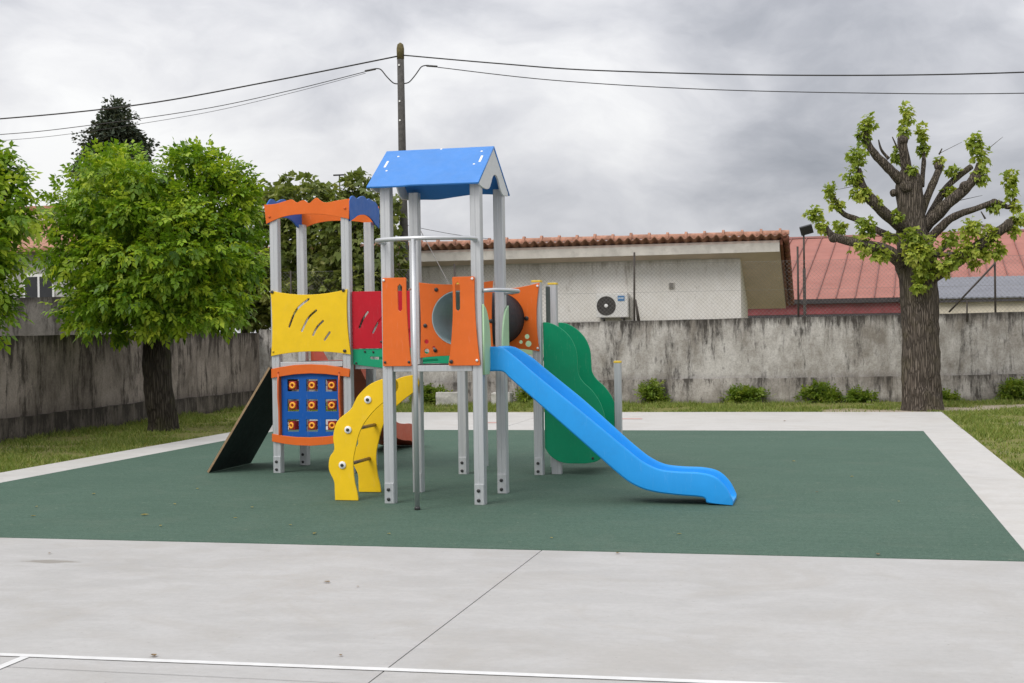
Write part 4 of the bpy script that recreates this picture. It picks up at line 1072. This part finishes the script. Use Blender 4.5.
# blue side boards (in the y-z plane)
bt = [(2.42, 3.10), (2.50, 3.16), (2.58, 3.17), (2.68, 3.15), (2.80, 3.185), (2.92, 3.20), (3.02, 3.17), (3.10, 3.19), (3.22, 3.17), (3.34, 3.16), (3.46, 3.08)]
bb = [(3.45, 2.86), (3.30, 2.90), (3.15, 2.96), (2.95, 2.985), (2.72, 2.96), (2.55, 2.905), (2.43, 2.87)]
out = [(p.x, p.y) for p in crs([(a, b, 0) for a, b in bt], 3)] + [(p.x, p.y) for p in crs([(a, b, 0) for a, b in bb], 3)]
for x in (IX - .062, IX + S + .062):
    plate('crown_board', out, .018, (x, 0, 0), YA, ZA, M['blue_dark'], PG, (), .003, label='blue crown board')
# ---- noughts and crosses board
g = empty('game_panel', (0, 0, 0), None, None); g.parent = PG
vt = V2 - .085
def c3(x, y): return px(265 + x / 6.83, 355 + y / 6.83, vt)
def fr(points): return [c3(*p) for p in points]
topb = [(45, 95), (110, 82), (200, 68), (310, 63), (420, 68), (510, 82), (580, 96), (578, 150), (510, 142), (420, 130), (310, 125), (200, 132), (110, 146), (45, 158)]
botb = [(50, 538), (120, 550), (210, 560), (310, 563), (420, 556), (510, 546), (575, 536), (575, 582), (510, 598), (420, 612), (310, 620), (210, 616), (120, 604), (50, 590)]
tbp = plate('frame_bar', fr(topb), .022, (0, vt, 0), XA, ZA, M['orange'], g); bbp = plate('frame_bar', fr(botb), .022, (0, vt, 0), XA, ZA, M['orange'], g)
for s_, X in ((1, 97), (-1, 512)):
    e = [c3(X, y) for y in (138, 555)]
    xs = (e[0][0] + e[1][0]) / 2
    zt, zb = e[0][1], e[1][1]
    bw_ = [(vt - .010, zt + .05), (vt - .03, zt - .08), (vt - .034, zt - .25), (vt - .012, zt - .42), (vt - .012, zb + .08), (vt - .010, zb - .05), (vt + .12, zb - .05), (vt + .12, zt + .05)]
    plate('frame_side', [(a, b) for a, b in bw_], .02, (xs, 0, 0), YA, ZA, M['orange_side'], g)
    bolts(tbp, ((xs, zt + .035),), vt - .012, .009, 'orange_side')
x0, zt = c3(104, 128); x1, zb = c3(510, 562)
vg = vt + .035
cent = [[c3(x, y) for x in (186, 315, 446)] for y in (208, 345, 483)]
holes = []
for row in cent:
    for (cx, cz) in row:
        h = .070; holes.append(rnd([(cx - h, cz - h), (cx + h, cz - h), (cx + h, cz + h), (cx - h, cz + h)], .006, 2))
plate('grid', [(x0, zb), (x1, zb), (x1, zt), (x0, zt)], .018, (0, vg, 0), XA, ZA, M['grid_blue'], g, holes)
for i, row in enumerate(cent):
    for j, (cx, cz) in enumerate(row):
        ang = [-6, 2, 10, -4, 0, 12, -24, 3, 16][i * 3 + j]
        R_ = Matrix.Rotation(math.radians(ang), 3, 'Z')
        bm = bmesh.new(); add_box(bm, (cx, vg + .035, cz), (.098, .098, .098), R_, .006); cu_ = fin(bm, 'cube', M['maroon'], g)
        bm = bmesh.new()
        c = Vector((cx, vg + .035, cz)) + R_ @ Vector((0, -.051, 0))
        pth = [c + R_ @ Vector((.028 * math.cos(a), 0, .028 * math.sin(a))) for a in [2 * PI * k / 24 for k in range(25)]]
        add_tube(bm, pth, .0125, 8, False); fin(bm, 'ring', M['ring'], g, True)
    rw = tube('axle', [(x0, vg + .035, row[0][1]), (x1, vg + .035, row[0][1])], .008, M['steel'], g, 8)
box('axle_cover', (x0 + .02, vg + .012, cent[0][0][1] + .068), (x1 - .02, vg + .02, cent[0][0][1] + .09), M['gable'], g, .001)
# ---- climbing ramp on the far left
mbm = bmesh.new()
rt = [Vector((-2.255, 2.42, 1.215)), Vector((-2.255, 3.50, 1.215)), Vector((-3.01, 3.50, .008)), Vector((-3.01, 2.34, .008))]
nr = (rt[1] - rt[0]).cross(rt[3] - rt[0]).normalized()
if nr.x > 0: nr = -nr
va = [mbm.verts.new(p) for p in rt]; vb_ = [mbm.verts.new(p + nr * .022) for p in rt]
mbm.faces.new(va); mbm.faces.new(vb_[::-1])
for k in range(4): mbm.faces.new((va[k], va[(k + 1) % 4], vb_[(k + 1) % 4], vb_[k]))
ramp = fin(mbm, 'climbing_ramp', M['ramp_under'], PG)
mbm = bmesh.new()
q = [rt[0] - Vector((0, .004, 0)), rt[3] - Vector((0, .004, 0))]
vs_ = [mbm.verts.new(p) for p in (q[0], q[1], q[1] + nr * .024, q[0] + nr * .024)]
ws_ = [mbm.verts.new(v.co + Vector((0, .0035, 0))) for v in vs_]
mbm.faces.new(vs_); mbm.faces.new(ws_[::-1])
for k in range(4): mbm.faces.new((vs_[k], vs_[(k + 1) % 4], ws_[(k + 1) % 4], ws_[k]))
fin(mbm, 'ply_edge', M['ply'], ramp)
for k in range(7):
    for y in (2.75, 3.15):
        p = rt[0].lerp(rt[3], (k + 1) / 8); p.y = y + .12 * (k % 2); p += nr * .045
        bm = bmesh.new(); bmesh.ops.create_icosphere(bm, subdivisions=2, radius=.026, matrix=Matrix.Translation(p)); fin(bm, 'hand_hold', M[('red', 'yellow', 'kick')[k % 3]], ramp, True)
# ---- green wavy side plates of the stair on the right
GRN = [(.935, 1.690), (1.02, 1.678), (1.115, 1.632), (1.20, 1.562), (1.262, 1.478), (1.305, 1.36), (1.315, 1.23), (1.325, 1.11), (1.38, 1.02), (1.47, .935), (1.56, .80), (1.615, .62), (1.63, .46), (1.61, .30), (1.545, .175), (1.42, .135), (1.27, .130), (1.15, .135), (1.055, .170), (.985, .225), (.935, .300)]
gs = [(.935, .30), (.935, 1.69)] + [(p.x, p.y) for p in crs([(a, b, 0) for a, b in GRN], 4)][1:-1]
for v in (V2 + .045, V2 + S + .03):
    gp = plate('stair_side', gs, .019, (0, v, 0), XA, ZA, M['green'], PG, (), .004)
    bolts(gp, ((1.47, .19),), v - .01, .014)
for k in range(5):
    z = .25 + .21 * k; u = 1.52 - .12 * k
    box('step', (u - .13, V2 + .06, z - .012), (u + .0, V2 + S + .015, z + .012), M['dark'], PG, .004)
tube('stair_tie', [(1.50, 3.43, .66), (1.60, 3.43, .66)], .014, M['white'], PG, 8)
box('stair_foot', (.99, 2.62, 0), (1.10, 2.70, .20), M['alu'], PG, .004)
# ---- terracotta slide at the back of the left tower
tp_ = [(3.42, 1.45), (3.62, 1.45), (3.82, 1.33), (4.3, .98), (4.75, .65), (5.1, .42), (5.45, .36), (5.75, .34), (5.98, .26), (6.1, .1)]
bt_ = [(3.42, 1.22), (3.65, 1.22), (3.82, 1.10), (4.3, .74), (4.75, .40), (5.05, .22), (5.4, .14), (5.7, .11), (5.9, .04), (6.08, .006)]
mbm = bmesh.new(); sec = []
xa, xb = -2.16, -1.64
for T_, B_ in zip(crs([(a, b, 0) for a, b in tp_], 5), crs([(a, b, 0) for a, b in bt_], 5)):
    F_ = blend(B_, T_, .2)
    pr = [(xa, B_), (xa, T_), (xa + .035, T_), (xa + .05, F_), (xb - .05, F_), (xb - .035, T_), (xb, T_), (xb, B_)]
    sec.append([mbm.verts.new((x, P.x, P.y)) for x, P in pr])
for a, b in zip(sec, sec[1:]):
    for k in range(8): mbm.faces.new((a[k], a[(k + 1) % 8], b[(k + 1) % 8], b[k]))
mbm.faces.new(sec[0][::-1]); mbm.faces.new(sec[-1])
fin(mbm, 'rear_slide', M['redslide'], PG)

# ------------------------------------------------------------------ weeds, blocks, litter, grass
def weed(label, u, w, h, n, seed):
    w *= .58; h *= .66
    y = wv(u) - .20
    t = empty('weed_bush', (u, y, 0), label, 'weed', 'weeds along the foot of the back wall')
    rr_ = random.Random(seed)
    P, D, B = clumpy([((u + (dx + rr_.uniform(-.25, .25)) * w, y - .03 * abs(dx), h * hz * rr_.uniform(.6, 1.35)), (w * rr_.uniform(.18, .42), .16, h * rr_.uniform(.25, .5))) for dx, hz in ((-.45, .34), (0, .5), (.42, .32), (.2, .25), (-.12, .62))], 150, .12, .9, 6)
    P[:, 1] = np.minimum(P[:, 1], y + .13); P[:, 2] = np.maximum(P[:, 2], .0)
    leaf_mesh('foliage', P, D, .10, 'compound', M['leaf_weed'], t, .7, -.35, B)
    bm = bmesh.new()
    for k in range(n):
        a = random.uniform(-.4, .4) * w
        add_tube(bm, [(u + a * .4, y, -.03), (u + a * .8, y - .03, h * .45), (u + a, y - random.uniform(-.05, .1), h * random.uniform(.7, 1.0))], [.008, .006, .003], 5)
    fin(bm, 'stem', M['leaf_weed'], t)
weed('single pointed green weed at the wall behind the low end of the slide', .25, .6, .62, 7, 1)
weed('wide low green weed clump at the middle of the back wall', 2.08, 1.3, .40, 9, 2)
weed('leafy weed clump left of the thick pruned tree', 3.75, .9, .46, 8, 3)
weed('low scruffy weed clump touching the left side of the pruned tree', 4.55, .6, .30, 6, 4)
weed('weed clump by the wall at the right edge', 7.75, .8, .58, 8, 5)
weed('dark green weed clump seen under the tower between its posts', -4.75, 1.1, .60, 9, 6)
weed('green weed clump seen just left of the slide posts', -2.45, .8, .62, 8, 7)
weed('tiny low weed right of the pruned tree trunk', 6.35, .5, .20, 4, 8)
weed('bushy weed seen under the blue slide top', -1.75, .6, .66, 7, 9)
for u, w, h, lab in ((-4.25, .50, .30, 'pale squared concrete block on the grass under the tower view'), (-3.05, .42, .28, 'pale concrete block by the wall between the slide posts')):
    bm = bmesh.new(); add_box(bm, (u, wv(u) - .42, h / 2 - .03), (w, .28, h), Matrix.Rotation(random.uniform(-.1, .1), 3, 'Z'), .02)
    bmesh.ops.subdivide_edges(bm, edges=bm.edges[:], cuts=2, use_grid_fill=True)
    for v in bm.verts: v.co += Vector((mn.noise(v.co * 9), mn.noise(v.co * 9 + Vector((5, 0, 0))), mn.noise(v.co * 9 + Vector((0, 5, 0))))) * .015
    tag(fin(bm, 'concrete_block', M['stone']), lab, 'block', 'concrete blocks at the back wall')

def fallen(u, v, size, mat, label, z=.005):
    bm = bmesh.new()
    a = random.uniform(0, 2 * PI)
    pts = [(0, 0), (.35, .22), (.6, .30), (.85, .16), (1, 0), (.8, -.2), (.5, -.27), (.2, -.15)]
    vs = [bm.verts.new((u + size * (math.cos(a) * x - math.sin(a) * y), v + size * (math.sin(a) * x + math.cos(a) * y), z + size * (.10 * abs(y) * 4 + .12 * (x - .5) ** 2 * 2))) for x, y in pts]
    c = bm.verts.new((u + size * math.cos(a) * .5, v + size * math.sin(a) * .5, z + .001))
    for k in range(len(vs)): bm.faces.new((vs[k], vs[(k + 1) % len(vs)], c))
    r = bmesh.ops.solidify(bm, geom=bm.faces[:], thickness=.0012)
    tag(fin(bm, 'fallen_leaf', M[mat]), label, 'leaf', 'fallen leaves')
for a in ((.85, -3.89, .075, 'dead', 'larger of two dry brown leaves near mid court'), (1.14, -4.02, .035, 'dead', 'tiny dark leaf speck right of the larger brown leaf'),
          (.72, -5.89, .07, 'dead', 'dry leaf lying just above the white court line, left'), (1.66, -5.73, .04, 'dead', 'small dry leaf above the white court line, right'),
          (2.54, -2.55, .06, 'dead', 'dry leaf on the concrete edge left of centre joint'), (4.34, -2.38, .07, 'dead', 'dry leaf on the rubber edge at right'),
          (-1.6, -3.15, .05, 'dead', 'small dark leaf beside the damp stain'), (.02, -2.0, .075, 'deadyellow', 'yellow leaf on the green rubber near its front edge'),
          (-1.9, -1.1, .10, 'deadyellow', 'largest yellow leaf on the green rubber at left'), (-1.45, -1.75, .06, 'deadyellow', 'yellow leaf on the rubber, next to the largest one'),
          (-.35, -1.55, .05, 'deadyellow', 'small yellow leaf on rubber before the ladder'), (3.2, 11.2, .09, 'dead', 'dark leaf on the pale back path'), (-3.3, .3, .08, 'deadyellow', 'yellow leaf on the rubber before the ramp'),
          (1.95, -1.95, .05, 'deadyellow', 'small yellow leaf on the rubber below the fire pole'), (3.9, 1.2, .05, 'dead', 'small brown leaf on the rubber right of the slide')):
    fallen(a[0], a[1], a[2] * .75, a[3], a[4], .011 if (RX0 < a[0] < RX1 and RY0 < a[1] < RY1) else .006)

for u_, v_, s_ in ((-2.9, -1.3, .05), (-3.3, -.7, .045), (-2.0, -.4, .05), (-1.2, -.5, .045), (-3.6, -1.6, .04), (-1.0, -1.2, .04), (2.9, -1.6, .04), (4.2, 2.6, .045), (3.6, 4.2, .05), (-2.4, .8, .045), (.6, -1.9, .035), (4.6, .6, .04)):
    fallen(u_, v_, s_, 'deadyellow', 'tiny pale leaf fleck lying on the green rubber', .011)
    o_ = COL.objects[-1]; o_['group'] = 'tiny pale leaf flecks on the rubber'; o_.name = 'leaf_fleck'
def grass_patch(regions):
    P, H = [], []
    for (x0, x1, y0, y1, dens, h) in regions:
        n = int((x1 - x0) * (y1 - y0) * dens)
        p = np.stack([RNG.uniform(x0, x1, n), RNG.uniform(y0, y1, n)], 1)
        k = np.array([mn.noise(Vector((a * .9, b * .9, 2.2))) + .6 * mn.noise(Vector((a * 3.1, b * 3.1, 7.2))) for a, b in p])
        keep = k > -.18 + RNG.normal(0, .18, n)
        # worn track by the pruned tree
        track = (np.abs(p[:, 1] - 14.3 - .6 * np.clip(p[:, 0] - 5.2, 0, 3) + .35 * np.sin(p[:, 0] * 4)) < .62) & (p[:, 0] > 3.8) & (RNG.uniform(0, 1, n) < .94)
        track |= (((p[:, 0] - 7.6) / .9) ** 2 + ((p[:, 1] - 10.9) / .8) ** 2 < 1) & (RNG.uniform(0, 1, n) < .75)
        keep &= ~track
        edge = (p[:, 1] > 15.5) | (p[:, 0] < -8.4)
        P.append(p[keep]); H.append(h * (1 + np.clip(k[keep], -.5, .8)) * np.where(edge[keep], 1.3, 1.0))
    P = np.concatenate(P); H = np.concatenate(H) * RNG.uniform(.5, 1.3, len(P)); n = len(P)
    a = RNG.uniform(0, 2 * PI, n); lean = RNG.normal(0, .6, (n, 2)) * H[:, None]
    w = RNG.uniform(.005, .011, n)
    b0 = np.stack([P[:, 0] - np.cos(a) * w, P[:, 1] - np.sin(a) * w, np.full(n, -.032)], 1); b1 = np.stack([P[:, 0] + np.cos(a) * w, P[:, 1] + np.sin(a) * w, np.full(n, -.032)], 1)
    tp = np.stack([P[:, 0] + lean[:, 0], P[:, 1] + lean[:, 1], -.032 + H], 1)
    V = np.stack([b0, b1, tp], 1).reshape(-1, 3).astype(np.float32); F = np.arange(n * 3, dtype=np.int32)
    me = bpy.data.meshes.new('grass'); me.vertices.add(len(V)); me.vertices.foreach_set('co', V.ravel()); me.loops.add(len(F)); me.loops.foreach_set('vertex_index', F)
    me.polygons.add(n); me.polygons.foreach_set('loop_start', np.arange(0, n * 3, 3, dtype=np.int32)); me.polygons.foreach_set('loop_total', np.full(n, 3, dtype=np.int32))
    at_ = me.attributes.new('lv', 'FLOAT', 'POINT'); at_.data.foreach_set('value', np.repeat(RNG.uniform(0, 1, n), 3).astype(np.float32))
    me.update()
    o = link('grass', me, M['grass']); tag(o, 'short patchy grass along the walls and path edges', 'grass', None, 'stuff')
grass_patch([(-8.7, -5.68, -1, 13.8, 900, .055), (-8.7, 5.0, 13.78, 17.0, 800, .06), (5.0, 13, 13.9, 18.0, 700, .05), (5.97, 11, 4, 13.9, 900, .055), (5.99, 11, -2.4, 4, 1100, .05)])

# ------------------------------------------------------------------ sky and light
SUN_EL, SUN_AZ = math.radians(46), math.radians(210)       # azimuth clockwise from +Y
w = bpy.data.worlds.new('World'); SC.world = w; w.use_nodes = True
nt = w.node_tree; N_ = nt.nodes; L = nt.links
class WT(NT):
    def __init__(s, w):
        s.t = w.node_tree; s.n = s.t.nodes; s.l = s.t.links; s.tc = s.n.new('ShaderNodeTexCoord')
t = WT(w); bg = N_['Background']
sky = N_.new('ShaderNodeTexSky'); sky.sky_type = 'NISHITA'; sky.sun_disc = False; sky.sun_elevation = SUN_EL; sky.sun_rotation = SUN_AZ; sky.air_density = 1; sky.dust_density = 2.5
d = t.tc.outputs['Generated']
xyz = t.sep(d)
zc = t.math('MAXIMUM', xyz[2], 0)
cv = N_.new('ShaderNodeMapping'); cv.inputs['Scale'].default_value = (1, 1, 1.9); cv.inputs['Location'].default_value = (3.1, .7, .35); L.new(d, cv.inputs[0])
wn_ = N_.new('ShaderNodeTexNoise'); wn_.inputs['Scale'].default_value = 5.0; wn_.inputs['Detail'].default_value = 4; L.new(cv.outputs[0], wn_.inputs['Vector'])
wm = N_.new('ShaderNodeVectorMath'); wm.operation = 'MULTIPLY_ADD'; L.new(wn_.outputs['Color'], wm.inputs[0]); wm.inputs[1].default_value = (.16, .16, .16); L.new(cv.outputs[0], wm.inputs[2])
cn = t.noise(wm.outputs[0], 3.6, 9, .50, .0)
cn2 = t.noise(wm.outputs[0], 8.0, 9, .56, .0)
def lobe(px_, py_, k):
    v = ray(px_, py_).normalized()
    dn = N_.new('ShaderNodeVectorMath'); dn.operation = 'DOT_PRODUCT'; L.new(d, dn.inputs[0]); dn.inputs[1].default_value = v
    return t.math('POWER', t.math('MAXIMUM', dn.outputs['Value'], 0), k)
val = t.math('ADD', t.math('MULTIPLY', t.math('SUBTRACT', cn, .5), 1.5), t.math('MULTIPLY', t.math('SUBTRACT', cn2, .5), .92))
val = t.math('ADD', val, .63)
for (a, b, k, g_) in ((720, 205, 220, -.26), (880, 185, 260, -.14), (570, 205, 500, -.08), (150, 110, 60, .12), (530, 40, 500, .02), (830, 20, 600, -.14), (960, 60, 700, .08), (640, 130, 900, .12), (740, 150, 1200, .10)):
    val = t.math('ADD', val, t.math('MULTIPLY', lobe(a, b, k), g_))
cl = t.ramp(val, [(.05, (.24, .255, .29)), (.35, (.38, .39, .425)), (.60, (.545, .55, .58)), (.82, (.69, .69, .705)), (1.0, (.80, .80, .80))])
# an overcast sky is brighter overhead than at the horizon
grad = t.math('ADD', 1.0, t.math('MULTIPLY', t.math('POWER', zc, 1.25), 1.35))
STR = .10
gr = N_.new('ShaderNodeMix'); gr.data_type = 'RGBA'; gr.blend_type = 'MULTIPLY'; gr.inputs[0].default_value = 1
L.new(cl, gr.inputs[6])
gc = N_.new('ShaderNodeCombineXYZ')
gv = t.math('MULTIPLY', grad, 1 / STR)
for i in range(3): L.new(gv, gc.inputs[i])
L.new(gc.outputs[0], gr.inputs[7])
mx = N_.new('ShaderNodeMix'); mx.data_type = 'RGBA'; mx.inputs[0].default_value = .94
L.new(sky.outputs[0], mx.inputs[6]); L.new(gr.outputs[2], mx.inputs[7]); L.new(mx.outputs[2], bg.inputs['Color'])
bg.inputs['Strength'].default_value = STR
sl_ = bpy.data.lights.new('sun', 'SUN'); sl_.energy = 1.5; sl_.angle = math.radians(28); sl_.color = (1, .965, .91)
so_ = bpy.data.objects.new('sun', sl_); COL.objects.link(so_)
dirv = Vector((math.sin(SUN_AZ) * math.cos(SUN_EL), math.cos(SUN_AZ) * math.cos(SUN_EL), math.sin(SUN_EL)))
so_.rotation_euler = dirv.to_track_quat('Z', 'Y').to_euler()
vs = SC.view_settings; vs.view_transform = 'Standard'; vs.look = 'None'; vs.exposure = 0.17; vs.gamma = 1
SC.cycles.max_bounces = 6; SC.cycles.diffuse_bounces = 3; SC.cycles.glossy_bounces = 3; SC.cycles.transmission_bounces = 3; SC.cycles.transparent_max_bounces = 4
SC.cycles.use_denoising = True
